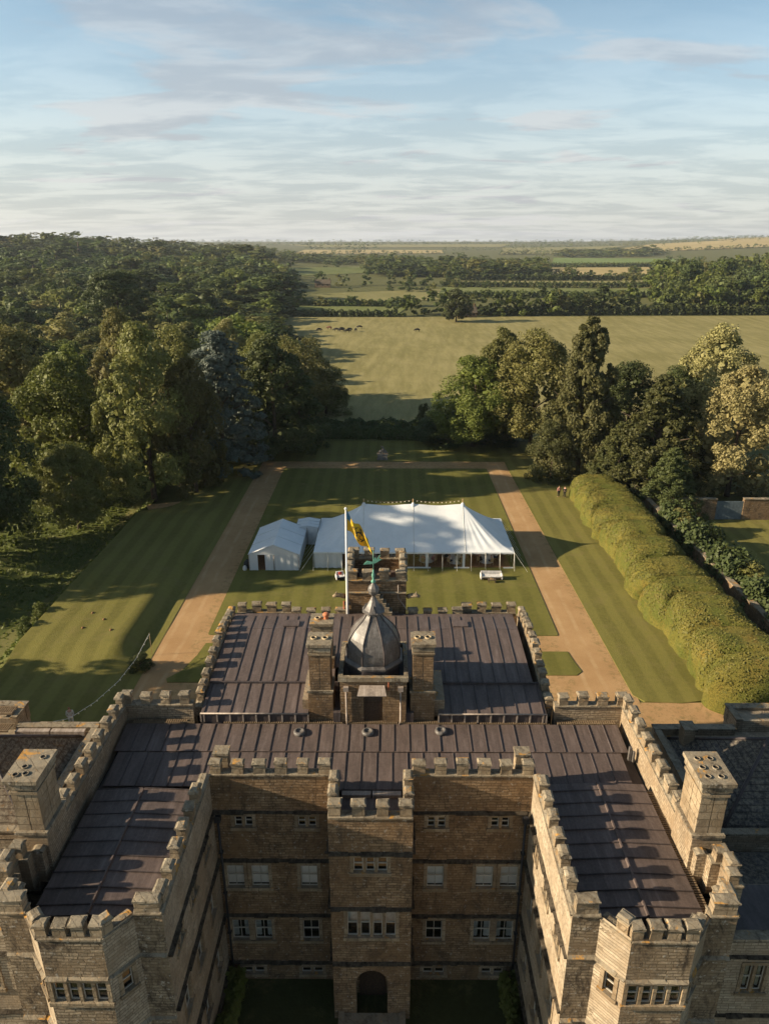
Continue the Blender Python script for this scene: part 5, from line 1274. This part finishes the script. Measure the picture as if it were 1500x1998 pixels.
for i, x in enumerate(np.linspace(TX0, TX1, 15)):
    b = MB(); b.tube([(x,TY0-.02,0),(x,TY0-.02,EZ)], .022, 6); mp(b.build('side_pole', 'rope', marq))
    b = MB(); b.tube([(x,TY0,EZ),(x,TY0-.75,0)], .014, 4); mp(b.build('guy_rope', 'rope', marq))
    b = MB(); b.tube([(x,TY1,EZ),(x,TY1+.95,0)], .014, 4); mp(b.build('guy_rope', 'rope', marq))
for i, y in enumerate(np.linspace(TY0, TY1, 7)):
    for x, s_ in ((TX0,-1),(TX1,1)):
        b = MB(); b.tube([(x,y,0),(x,y,EZ)], .022, 6); mp(b.build('side_pole', 'rope', marq))
        b = MB(); b.tube([(x,y,EZ),(x+s_*1.5,y-(.9 if i == 0 else 0),0)], .016, 4); mp(b.build('guy_rope', 'rope', marq))
for x in PK:
    b = MB(); b.tube([(x,TC,0),(x,TC,RZ+.5)], .06, 8); b.lathe([(.05,RZ+.48),(.09,RZ+.55),(.05,RZ+.64),(.01,RZ+.68)], x, TC, 8); mp(b.build('king_pole', 'pole', marq))
    b = MB(); b.lathe([(.34,RZ-.28),(.2,RZ+.02),(.1,RZ+.2)], x, TC, 12); mp(b.build('peak_collar', 'canvas2', marq))
    for s_ in (-1, 1):
        b = MB(); b.tube([(x,yy,tent_z(x,yy)+.015) for yy in np.linspace(TC, TC+s_*HW, 12)], .025, 4); mp(b.build('seam_webbing', 'rope', marq))
# festoon along the ridge
fl = empty('festoon_lights', (3.68, TC, RZ)); tag(fl, 'string of bulbs strung between the peaks of the marquee', 'string lights'); FO = Matrix.Translation((-3.68,-TC,-RZ))
M['bulb'] = plain('clear_bulb', (.75,.65,.45), .3); M['cable'] = plain('cable', (.18,.10,.06), .7)
for a, e in ((PK[0],PK[1]),(PK[1],PK[2])):
    f = lambda t: (a+(e-a)*t, TC, RZ+.5-.26*math.sin(math.pi*t))
    b = MB(); b.tube([f(t/16) for t in range(17)], .016, 4); o = b.build('cable', 'cable', fl); o.matrix_parent_inverse = FO
    for t in range(1, 12):
        b = MB(); p = f(t/12); b.lathe([(.02,p[2]),(.05,p[2]-.06),(.05,p[2]-.11),(.01,p[2]-.14)], p[0], p[1], 8); o = b.build('bulb', 'bulb', fl); o.matrix_parent_inverse = FO
b = MB(); b.box(TX0+.3, TX1-.3, TY0+.3, TY1-.3, .07, .11); mp(b.build('tent_floor', 'floorboard', marq))
# white frame tent and the covered link
def frame_tent(label, x0, x1, y0, y1, ez, rz, door=True):
    t = tag(empty('frame_tent', ((x0+x1)/2,(y0+y1)/2,0)), label, 'tent'); off = Matrix.Translation((-(x0+x1)/2,-(y0+y1)/2,0)); xm = (x0+x1)/2
    def put(o): o.matrix_parent_inverse = off; return o
    for s_, xe in ((-1,x0-.08),(1,x1+.08)):
        def fn(u, v, xe=xe):
            sag = .05*math.sin(math.pi*(v*3 % 1))*math.sin(math.pi*u); return (xm+(xe-xm)*u, y0-.05+(y1-y0+.1)*v, rz+(ez-rz)*u-sag)
        put(new('roof_slope', gridmesh('roof_slope', 10, 30, fn), t, 'canvas'))
    def side(p, q, name, zt=ez, door_=None):
        b = MB(); ln = math.hypot(q[0]-p[0], q[1]-p[1]); k = int(ln/.2)
        for i in range(k):
            if door_ and door_[0] <= i/k*ln < door_[1]: continue
            c = [(p[0]+(q[0]-p[0])*j/k+.02*math.sin(j*1.7)*(q[1]-p[1])/ln, p[1]+(q[1]-p[1])*j/k-.02*math.sin(j*1.7)) for j in (i, i+1)]
            b.face([(c[0][0],c[0][1],.02),(c[1][0],c[1][1],.02),(c[1][0],c[1][1],zt),(c[0][0],c[0][1],zt)], True)
        put(b.build(name, 'canvas2', t))
    side((x0,y0),(x1,y0),'front_wall', ez, (.9,1.75) if door else None); side((x1,y0),(x1,y1),'side_wall'); side((x0,y0),(x0,y1),'side_wall'); side((x0,y1),(x1,y1),'back_wall')
    for yy in (y0, y1):
        b = MB(); b.face([(x0,yy,ez-.01),(x1,yy,ez-.01),(xm,yy,rz-.02)]); put(b.build('gable', 'canvas2', t))
    for k in range(4):
        yy = y0+(y1-y0)*k/3; b = MB(); b.tube([(x0-.09,yy,ez+.02),(xm,yy,rz+.02),(x1+.09,yy,ez+.02)], .035, 6); put(b.build('roof_beam', 'canvas2', t))
    for xx in (x0,x0+(x1-x0)*.5,x1):
        b = MB(); b.tube([(xx,y0-.03,0),(xx,y0-.03,ez)], .035, 6); put(b.build('leg', 'lead_pale', t))
    b = MB(); b.box(x0+.1,x1-.1,y0+.1,y1-.1,.07,.1); put(b.build('tent_floor','floorboard',t))
    return t
frame_tent('smaller white gabled frame tent left of the marquee', -15.0, -9.35, 73.2, 81.2, 2.0, 3.2)
frame_tent('little flat white canopy linking the two tents at the back', -10.5, -7.85, 80.6, 83.4, 2.3, 2.55, False)

# ------------------------------------------------------------------ flag
fp = tag(empty('flagpole', (-1.78, 39.0, 12.6)), 'white flagpole on the stair tower flying a yellow flag', 'flagpole'); FP = Matrix.Translation((1.78,-39.0,-12.6))
b = MB(); b.tube([(-1.78,39.0,12.6),(-1.78,39.0,14.6),(-1.76,39.0,20.3)], [.085,.075,.045], 10); o = b.build('pole', 'white', fp); o.matrix_parent_inverse = FP
b = MB(); b.lathe([(.03,20.28),(.08,20.34),(.08,20.42),(.02,20.48)], -1.76, 39.0, 10); o = b.build('truck', 'white', fp); o.matrix_parent_inverse = FP
b = MB(); b.box(-1.95,-1.61,39.06,39.29,13.0,13.12); b.box(-1.95,-1.61,39.06,39.29,14.0,14.12); o = b.build('bracket', 'iron', fp); o.matrix_parent_inverse = FP
def flagm():
    m = MT('flag_cloth', .8, .1); at = N(m.t, 'ShaderNodeUVMap'); sp = N(m.t, 'ShaderNodeSeparateXYZ'); m.l(at.outputs[0], sp.inputs[0])
    u, v = sp.outputs[0], sp.outputs[1]
    c = m.mix(0., (.62,.40,.035), (.62,.40,.035))
    dsk = m.math('ADD', m.math('POWER', m.math('SUBTRACT', u, .5), 2), m.math('POWER', m.math('MULTIPLY', m.math('SUBTRACT', v, .5), .8), 2))
    ring = m.math('MULTIPLY', m.rng(dsk, .075, .08, 1, 0), m.rng(m.noise(9, 3, at.outputs[0]), .48, .52))
    c = m.mix(ring, c, (.05,.045,.04)); c = m.mix(m.math('MULTIPLY', m.rng(u, .16, .17, 1, 0), m.rng(v, .55, .56)), c, (.06,.17,.26))
    m.col(c); return m.m
M['flag'] = flagm()
def flagpt(u, v):
    # hangs from the pole and streams a little to the right, folded on itself
    x = -1.70+u*1.22+(1-v)*u*.28; z = 20.15-(1-v)*1.15-u*1.55+.12*math.sin(u*9+v*2); y = 39.0+.16*math.sin(u*11+v*1.5)*(.3+u)+.05*math.sin(v*7)
    return (x, y, z)
me = gridmesh('flag', 26, 16, flagpt); uv = me.uv_layers.new(name='UVMap')
co = [(i/26, j/16) for j in range(17) for i in range(27)]
for l in me.loops: uv.data[l.index].uv = co[l.vertex_index]
o = new('flag', me, fp, 'flag'); o.matrix_parent_inverse = FP; o['label'] = 'yellow flag with dark emblem and a blue corner'

# ------------------------------------------------------------------ people and animals
SK = {}
def skin(name, verts, edges, rad, sub=2, root=0):
    me = bpy.data.meshes.new(name); me.from_pydata(verts, edges, []); o = bpy.data.objects.new(name, me); C.objects.link(o)
    o.modifiers.new('s', 'SKIN'); o.modifiers.new('d', 'SUBSURF').levels = sub; o.modifiers['d'].render_levels = sub
    for i, r_ in enumerate(rad): me.skin_vertices[0].data[i].radius = (r_, r_) if not isinstance(r_, tuple) else r_
    me.skin_vertices[0].data[root].use_root = True
    dg = bpy.context.evaluated_depsgraph_get(); m2 = bpy.data.meshes.new_from_object(o.evaluated_get(dg)); m2.name = name
    m2.polygons.foreach_set('use_smooth', np.ones(len(m2.polygons), bool)); bpy.data.objects.remove(o); return m2
M['skin'] = plain('skin', (.46,.27,.19), .6, .1); M['hair'] = plain('brown_hair', (.06,.035,.02), .7); M['hair_r'] = plain('reddish_hair', (.30,.13,.08), .7)
M['black_cl'] = plain('black_cloth', (.012,.012,.014), .8); M['pink_cl'] = plain('pink_cloth', (.42,.20,.18), .8); M['blue_cl'] = plain('navy_cloth', (.03,.04,.07), .8); M['white_cl'] = plain('white_cloth', (.55,.53,.5), .8)
def person_parts(sit=False):
    k = 'sit' if sit else 'stand'
    if k in SK: return SK[k]
    if not sit:
        hip, kn, an = .92, .50, .08
        V_ = [(0,0,.95),(0,0,1.15),(0,0,1.38),(0,0,1.50),(0,-.01,1.60),(0,-.01,1.74)]+[(.10,0,.90),(.11,-.02,.50),(.11,.02,.09),(.12,-.14,.04)]+[(-.10,0,.90),(-.10,-.02,.50),(-.12,.02,.09),(-.13,-.14,.04)]+[(.19,0,1.40),(.25,.02,1.13),(.24,-.08,.90),(.24,-.11,.80)]+[(-.19,0,1.40),(-.25,.02,1.13),(-.24,-.08,.90),(-.24,-.11,.80)]
    else:
        V_ = [(0,.05,.50),(0,.05,.72),(0,.02,.95),(0,.0,1.07),(0,-.02,1.17),(0,-.03,1.30)]+[(.10,.02,.50),(.11,-.40,.50),(.11,-.38,.09),(.12,-.52,.04)]+[(-.10,.02,.50),(-.11,-.40,.50),(-.12,-.38,.09),(-.13,-.52,.04)]+[(.19,.02,.96),(.25,-.02,.72),(.16,-.26,.75),(.10,-.33,.76)]+[(-.19,.02,.96),(-.25,-.02,.72),(-.16,-.26,.75),(-.10,-.33,.76)]
    E2 = [(0,1),(1,2),(2,3),(3,4),(4,5),(0,6),(6,7),(7,8),(8,9),(0,10),(10,11),(11,12),(12,13),(2,14),(14,15),(15,16),(16,17),(2,18),(18,19),(19,20),(20,21)]
    rd = [.13,.12,.13,.055,.085,.075]+[.085,.06,.04,.035]*2+[.06,.042,.034,.03]*2
    body = skin('body', V_, E2, rd)
    top = skin('jacket', [V_[i] for i in (0,1,2,14,15,16,18,19,20)], [(0,1),(1,2),(2,3),(3,4),(4,5),(2,6),(6,7),(7,8)], [.15,.145,.155,.078,.058,.048,.078,.058,.048])
    leg = skin('trousers', [V_[i] for i in (0,6,7,8,10,11,12)], [(0,1),(1,2),(2,3),(0,4),(4,5),(5,6)], [.148,.105,.078,.06,.105,.078,.06])
    hx, hy, hz = V_[5]; hair = skin('hair', [(hx,hy+.03,hz+.02),(hx,hy+.045,hz-.06),(hx,hy+.05,hz-.12)], [(0,1),(1,2)], [.098,.095,.06])
    SK[k] = (body, top, leg, hair); return SK[k]
def person(x, y, z, rz, label, top, leg, hair='hair', sit=False, group=None, sc=1.):
    bd, tp, lg, hr = person_parts(sit); p = tag(empty('person', (x, y, z), rz), label, 'person', group); p.scale = (sc,)*3
    for nm, me, mt in (('body', bd, 'skin'), ('jacket', tp, top), ('trousers', lg, leg), ('hair', hr, hair)):
        key = (id(me), mt)
        if key not in SK: m2 = me.copy(); m2.materials.clear(); m2.materials.append(M[mt]); SK[key] = m2
        new(nm, SK[key], p)
    return p
person(25.65, 98.3, .06, R(190), 'person in a pink top and dark bottoms by the far end of the clipped hedge', 'pink_cl', 'black_cl')
person(26.45, 98.1, .06, R(150), 'person in black clothes by the far end of the clipped hedge', 'black_cl', 'black_cl')
person(-23.6, 45.3, .06, R(200), 'person with reddish hair in a pale top below the left lawn', 'white_cl', 'white_cl', 'hair_r')
# tables and guests in the marquee
def table(x, y, label):
    t = tag(empty('round_table', (x, y, .11)), label, 'table', 'dining tables inside the marquee')
    b = MB(); b.lathe([(.86,.0),(.84,.3),(.80,.70),(.80,.745),(.02,.75)], 0, 0, 20); new('tablecloth', b.mesh(), t, 'white_cl')
    b = MB(); b.lathe([(.05,.75),(.07,.85),(.16,.98),(.13,1.08),(.03,1.12)], 0, 0, 10); new('flower_centrepiece', b.mesh(), t, 'leaf_lime'); return t
TB = [(-1.5,76),(1.8,75.6),(5.2,75.9),(8.6,75.6),(12.2,75.8),(0.2,79),(7,79.2),(11,79)]
k = 0
for (x, y) in TB:
    table(x, y, 'white clothed round table inside the marquee')
    for j in range(5):
        a = j*1.257+.4+x; k += 1
        c1_, c2_ = (('black_cl','black_cl'),('white_cl','blue_cl'),('blue_cl','black_cl'),('pink_cl','pink_cl'))[k % 4]
        wd = {'black_cl':'black','white_cl':'white','blue_cl':'navy','pink_cl':'pink'}[c1_]
        gx, gy = x+1.15*math.cos(a), y+1.15*math.sin(a)
        person(gx, gy, .11, a-math.pi/2, f'seated guest in a {wd} top inside the marquee', c1_, c2_, 'hair', True, f'guests in {wd} seated in the marquee')
        ch = tag(empty('dining_chair', (gx, gy, .11), a-math.pi/2), 'dining chair inside the marquee with a guest on it', 'chair', 'chairs inside the marquee')
        if 'chair' not in SK:
            b = MB(); b.box(-.21,.21,-.2,.22,.40,.44); s1 = b.mesh(); b = MB(); b.box(-.21,.21,.20,.24,.46,.90); s2 = b.mesh(); b = MB(); b.box(-.02,.02,-.02,.02,0,.40); s3 = b.mesh()
            for m_ in (s1,s2,s3): m_.materials.append(M['pole'])
            SK['chair'] = (s1,s2,s3)
        new('seat', SK['chair'][0], ch); new('backrest', SK['chair'][1], ch)
        for lx, ly in ((-.18,-.17),(.18,-.17),(-.18,.2),(.18,.2)): o = new('leg', SK['chair'][2], ch); o.location = (lx, ly, 0)
# cows
def cow_mesh():
    V_ = [(0,0,1.0),(.45,0,1.02),(.85,0,1.08),(1.1,0,.95),(1.32,0,.62),(1.52,0,.42),(-.45,0,1.02),(-.85,0,1.05),(-1.02,0,.9),(-1.05,0,.5)]
    E2 = [(0,1),(1,2),(2,3),(3,4),(4,5),(0,6),(6,7),(7,8),(8,9)]; rd = [.40,.38,.33,.22,.17,.10,.40,.32,.10,.04]
    for sx, x in ((2,.72),(7,-.78)):
        for s_ in (-1, 1):
            n = len(V_); V_ += [(x, s_*.2, .75), (x+(.04 if sx == 2 else .12), s_*.22, .42), (x-.02, s_*.22, .06)]; E2 += [(sx, n), (n, n+1), (n+1, n+2)]; rd += [.16, .08, .06]
    n = len(V_); V_ += [(1.30,.20,.74),(1.30,-.20,.74)]; E2 += [(4,n),(4,n+1)]; rd += [.04,.04]
    return skin('cow_body', V_, E2, rd, 1)
cm = cow_mesh(); M['cow_d'] = plain('black_hide', (.014,.012,.011), .7); M['cow_b'] = plain('brown_hide', (.10,.035,.018), .7)
cmb = cm.copy(); cm.materials.append(M['cow_d']); cmb.materials.append(M['cow_b'])
cows = [(-29.3,372,2.8,1,'red brown cow, second from the left of the herd'),(-34.0,364,.4,0,'black cow leftmost of the herd by the wood'),(-25.2,364.5,3.0,0,'black cow third from the left of the herd'),(-22.9,367.5,.3,0,'black cow at the back of the tight middle group'),(-22.4,362.5,3.3,0,'black cow at the front of the tight middle group'),
        (-19.6,359,.2,0,'black cow nearest the camera in the herd'),(-18.9,365,.5,0,'black cow just right of the tight middle group'),(-15.6,363.5,1.3,0,'black cow seen end on at the right of the herd'),(-14.0,376,3.1,0,'black cow farthest away, rightmost of the herd'),(15.1,363,3.3,0,'black cow alone in the middle of the meadow')]
for x, y, a, br_, lab in cows:
    c_ = tag(empty('cow', (x, y, hgt(x, y)+.06), a), lab, 'cow', 'cattle grazing in the meadow'); new('body', cmb if br_ else cm, c_); c_.scale = (1.25,)*3
# ------------------------------------------------------------------ statue
st = tag(empty('statue', (-.25, 117.4, .05)), 'weathered grey stone beast group on a plinth at the end of the lawn', 'statue')
M['statue'] = stone('statue_stone', (.27,.26,.24), (.20,.19,.18), .5, .8, 2.)
b = MB(); b.box(-.92,.92,-.5,.5,0,.16); b.box(-.85,.85,-.44,.44,.16,1.0); b.box(-.95,.95,-.53,.53,1.0,1.14); new('plinth', b.mesh(), st, 'statue')
me = skin('beasts', [(-.75,0,1.3),(-.35,0,1.42),(.1,0,1.45),(.45,0,1.38),(.75,0,1.25),(.2,-.05,1.85),(.02,-.08,2.2),(-.2,-.1,2.38),(-.38,-.12,2.30),(.5,.02,1.7),(.62,-.2,1.2),(-.5,-.25,1.2),(-.1,-.3,1.2),(.25,-.3,1.2),(-.15,-.05,1.75)],
  [(0,1),(1,2),(2,3),(3,4),(2,5),(5,6),(6,7),(7,8),(3,9),(4,10),(1,11),(2,12),(3,13),(1,14)], [.16,.24,.28,.24,.14,.22,.17,.16,.09,.16,.08,.1,.08,.08,.18]); new('beast_group', me, st, 'statue')
# ------------------------------------------------------------------ lawn furniture and odds and ends
def sofa(x, y, rz, label):
    s = tag(empty('garden_sofa', (x, y, .07), rz), label, 'sofa')
    for nm, a, mt in (('seat_base',(-1.15,1.15,-.36,.36,.12,.34),'wood'),('seat_cushion',(-1.1,1.1,-.40,.28,.345,.48),'white_cl'),('backrest',(-1.15,1.15,.28,.42,.30,.82),'white_cl'),('armrest',(-1.22,-1.08,-.4,.42,.12,.62),'white_cl'),('armrest',(1.08,1.22,-.4,.42,.12,.62),'white_cl')):
        b = MB(); b.box(*a); o = new(nm, b.mesh(), s, mt); o.modifiers.new('b', 'BEVEL').width = .03
    for lx in (-1.05,1.05):
        for ly in (-.3,.3): b = MB(); b.box(lx-.04,lx+.04,ly-.04,ly+.04,0,.12); new('leg', b.mesh(), s, 'iron')
    return s
sofa(12.15, 71.1, 0, 'white two-arm sofa on the lawn in front of the marquee')
t = tag(empty('side_table', (12.1, 70.3, .07)), 'small dark low table in front of the white sofa', 'table')
b = MB(); b.box(-.42,.42,-.25,.25,.32,.38); new('tabletop', b.mesh(), t, 'wood')
for lx in (-.36,.36):
    for ly in (-.2,.2): b = MB(); b.box(lx-.03,lx+.03,ly-.03,ly+.03,0,.32); new('leg', b.mesh(), t, 'wood')
t = tag(empty('tray', (12.1, 70.3, .455)), 'little tray of bottles on the low table by the sofa', 'tray')
b = MB(); b.box(-.2,.2,-.12,.12,0,.02); b.lathe([(.04,.02),(.04,.18),(.015,.24),(.015,.3)], -.1, 0, 8); b.lathe([(.05,.02),(.05,.12),(.02,.14)], .1, .02, 8); new('tray_set', b.mesh(), t, 'pole')
a = tag(empty('armchair', (-4.55, 70.9, .07), R(15)), 'armchair beside the tower on the lawn, left of the flagpole foot', 'armchair')
for nm, q, mt in (('seat_base',(-.42,.42,-.38,.38,.12,.40),'black_cl'),('seat_cushion',(-.34,.34,-.38,.25,.40,.50),'white_cl'),('backrest',(-.42,.42,.25,.40,.35,.85),'white_cl'),('armrest',(-.50,-.38,-.38,.38,.12,.60),'white_cl'),('armrest',(.38,.50,-.38,.38,.12,.60),'white_cl')):
    b = MB(); b.box(*q); o = new(nm, b.mesh(), a, mt); o.modifiers.new('b', 'BEVEL').width = .03
M['red_cl'] = plain('red_cushion', (.45,.06,.04), .8)
c_ = tag(empty('cushion', (-4.55, 70.98, .78), R(15)), 'round red cushion propped on the armchair', 'cushion'); me = gridmesh('pad', 12, 8, lambda u, v: (.2*math.cos(u*6.283)*math.sin(v*3.1416), .07*math.cos(v*3.1416)*-1, .2*math.sin(u*6.283)*math.sin(v*3.1416))); new('cushion_pad', me, c_, 'red_cl')
for i, (x, y, w_, h_, m_, lab) in enumerate(((-15.45,73.9,.35,.95,'iron','tall black bin bag beside the door end of the frame tent'),(-15.55,73.3,.25,.55,'white_cl','white bag in front of the black one at the frame tent'),(-15.5,74.6,.3,.75,'black_cl','black crate farthest back beside the frame tent'))):
    b = MB(); b.lathe([(w_*.9,0),(w_,h_*.3),(w_*.85,h_*.75),(w_*.3,h_*.95),(w_*.12,h_)], 0, 0, 9); o = b.build('bag', m_); o.location = (x, y, .07); tag(o, lab, 'bag')
# festoon from the left pavilion across the lawn
fs = tag(empty('festoon_lights', (-24, 50, 3)), 'long drooping string of bulbs over the left lawn by the pavilion', 'string lights'); FO2 = Matrix.Translation((24,-50,-3))
P_ = [(-24.2,40.6,3.6),(-22.7,43.4,2.2),(-22.0,46.2,1.6),(-21.3,49.3,1.4),(-20.9,52.5,1.5),(-20.6,55.5,2.2)]
cv = [Vector(p) for p in P_]
b = MB(); b.tube(cv, .022, 4); o = b.build('cable', 'rope', fs); o.matrix_parent_inverse = FO2
for i in range(len(cv)-1):
    for t in (.1, .35, .6, .85):
        p = cv[i].lerp(cv[i+1], t); b = MB(); b.lathe([(.02,p.z),(.055,p.z-.05),(.055,p.z-.10),(.01,p.z-.14)], p.x, p.y, 8); o = b.build('bulb', 'bulb', fs); o.matrix_parent_inverse = FO2
b = MB(); b.tube([(-20.6,55.5,0),(-20.6,55.5,2.3)], .02, 6); o = b.build('post', 'pole', fs); o.matrix_parent_inverse = FO2
for i, (x, y) in enumerate(((-26.6,60.2),(-28.2,61.5),(-28.0,58.6),(-25.2,58.2))):
    me = gridmesh('molehill', 10, 8, lambda u, v: ((.15+.04*math.sin(u*19))*math.cos(u*6.283)*(1-v), (.2+.05*math.sin(u*25))*math.sin(u*6.283)*(1-v), .14*math.sin(v*1.57)))
    o = new('molehill', me, None, M['floorboard']); o.location = (x, y, left_lawn((-20.5-x)/12.4, (y-41)/75)[2]-.01); tag(o, 'small brown molehill on the sunlit left lawn', 'molehill', 'molehills on the left lawn')
# ------------------------------------------------------------------ distant buildings
def cottage(x, y, w_, d_, h_, rz, label, wallm, roofm):
    t = tag(empty('cottage', (x, y, hgt(x, y)-.1), rz), label, 'house'); b = MB(); b.box(-w_/2,w_/2,-d_/2,d_/2,0,h_); new('wall', b.mesh(), t, wallm)
    b = MB(); r_ = h_+d_*.5; q = lambda s_: [(-w_/2-.3,s_*(d_/2+.3),h_-.2),(w_/2+.3,s_*(d_/2+.3),h_-.2),(w_/2+.3,0,r_),(-w_/2-.3,0,r_)]
    b.face(q(-1)); b.face(q(1)[::-1]); b.face([(-w_/2-.02,-d_/2,h_),(-w_/2-.02,d_/2,h_),(-w_/2-.02,0,r_-.15)]); b.face([(w_/2+.02,-d_/2,h_),(w_/2+.02,0,r_-.15),(w_/2+.02,d_/2,h_)]); rf_ = new('roof', b.mesh(), t, roofm)
    b = MB(); b.box(w_/2-1.2,w_/2-.2,-.4,.4,r_-1,r_+1.2); new('chimney', b.mesh(), rf_, wallm)
    for i in range(3):
        b = MB(); xx = -w_/2+w_*(i+.5)/3; b.box(xx-.5,xx+.5,-d_/2-.04,-d_/2+.02,h_*.45,h_*.8); new('window', b.mesh(), t, 'dark')
    return t
cottage(47,437,11,7,3,R(8),'small dark roofed barn among trees at the far meadow edge','stone','slate_b')
cottage(-268,640,16,9,6,R(10),'grey gabled house half hidden in trees below the left skyline','stone','slate_b')
cottage(-225,650,12,8,5,R(-15),'paler house right of the grey gabled one in the far left wood','render','slate_b')
cottage(-150,760,13,8,5,R(5),'brown roofed cottage in trees left of the valley','render','slate_b')
cottage(-60,690,14,7,3.5,R(0),'low brown barn in the hedge line left of the valley','stone','slate_b')
# ------------------------------------------------------------------ air
b = MB(); b.box(-9000, 9000, -150, 9500, -40, 160); hz = b.build('haze', None) if False else new('haze', b.mesh('haze'))
stuff(tag(hz, 'thin blue evening haze over the far fields', 'haze'))
hm = bpy.data.materials.new('haze'); hm.use_nodes = True; ht = hm.node_tree; ht.nodes.clear(); ho = ht.nodes.new('ShaderNodeOutputMaterial'); hv = ht.nodes.new('ShaderNodeVolumePrincipled')
hv.inputs['Color'].default_value = (.80,.88,1,1); hv.inputs['Density'].default_value = 0.00006; hv.inputs['Anisotropy'].default_value = .2
ht.links.new(hv.outputs[0], ho.inputs['Volume']); hz.data.materials.append(hm)
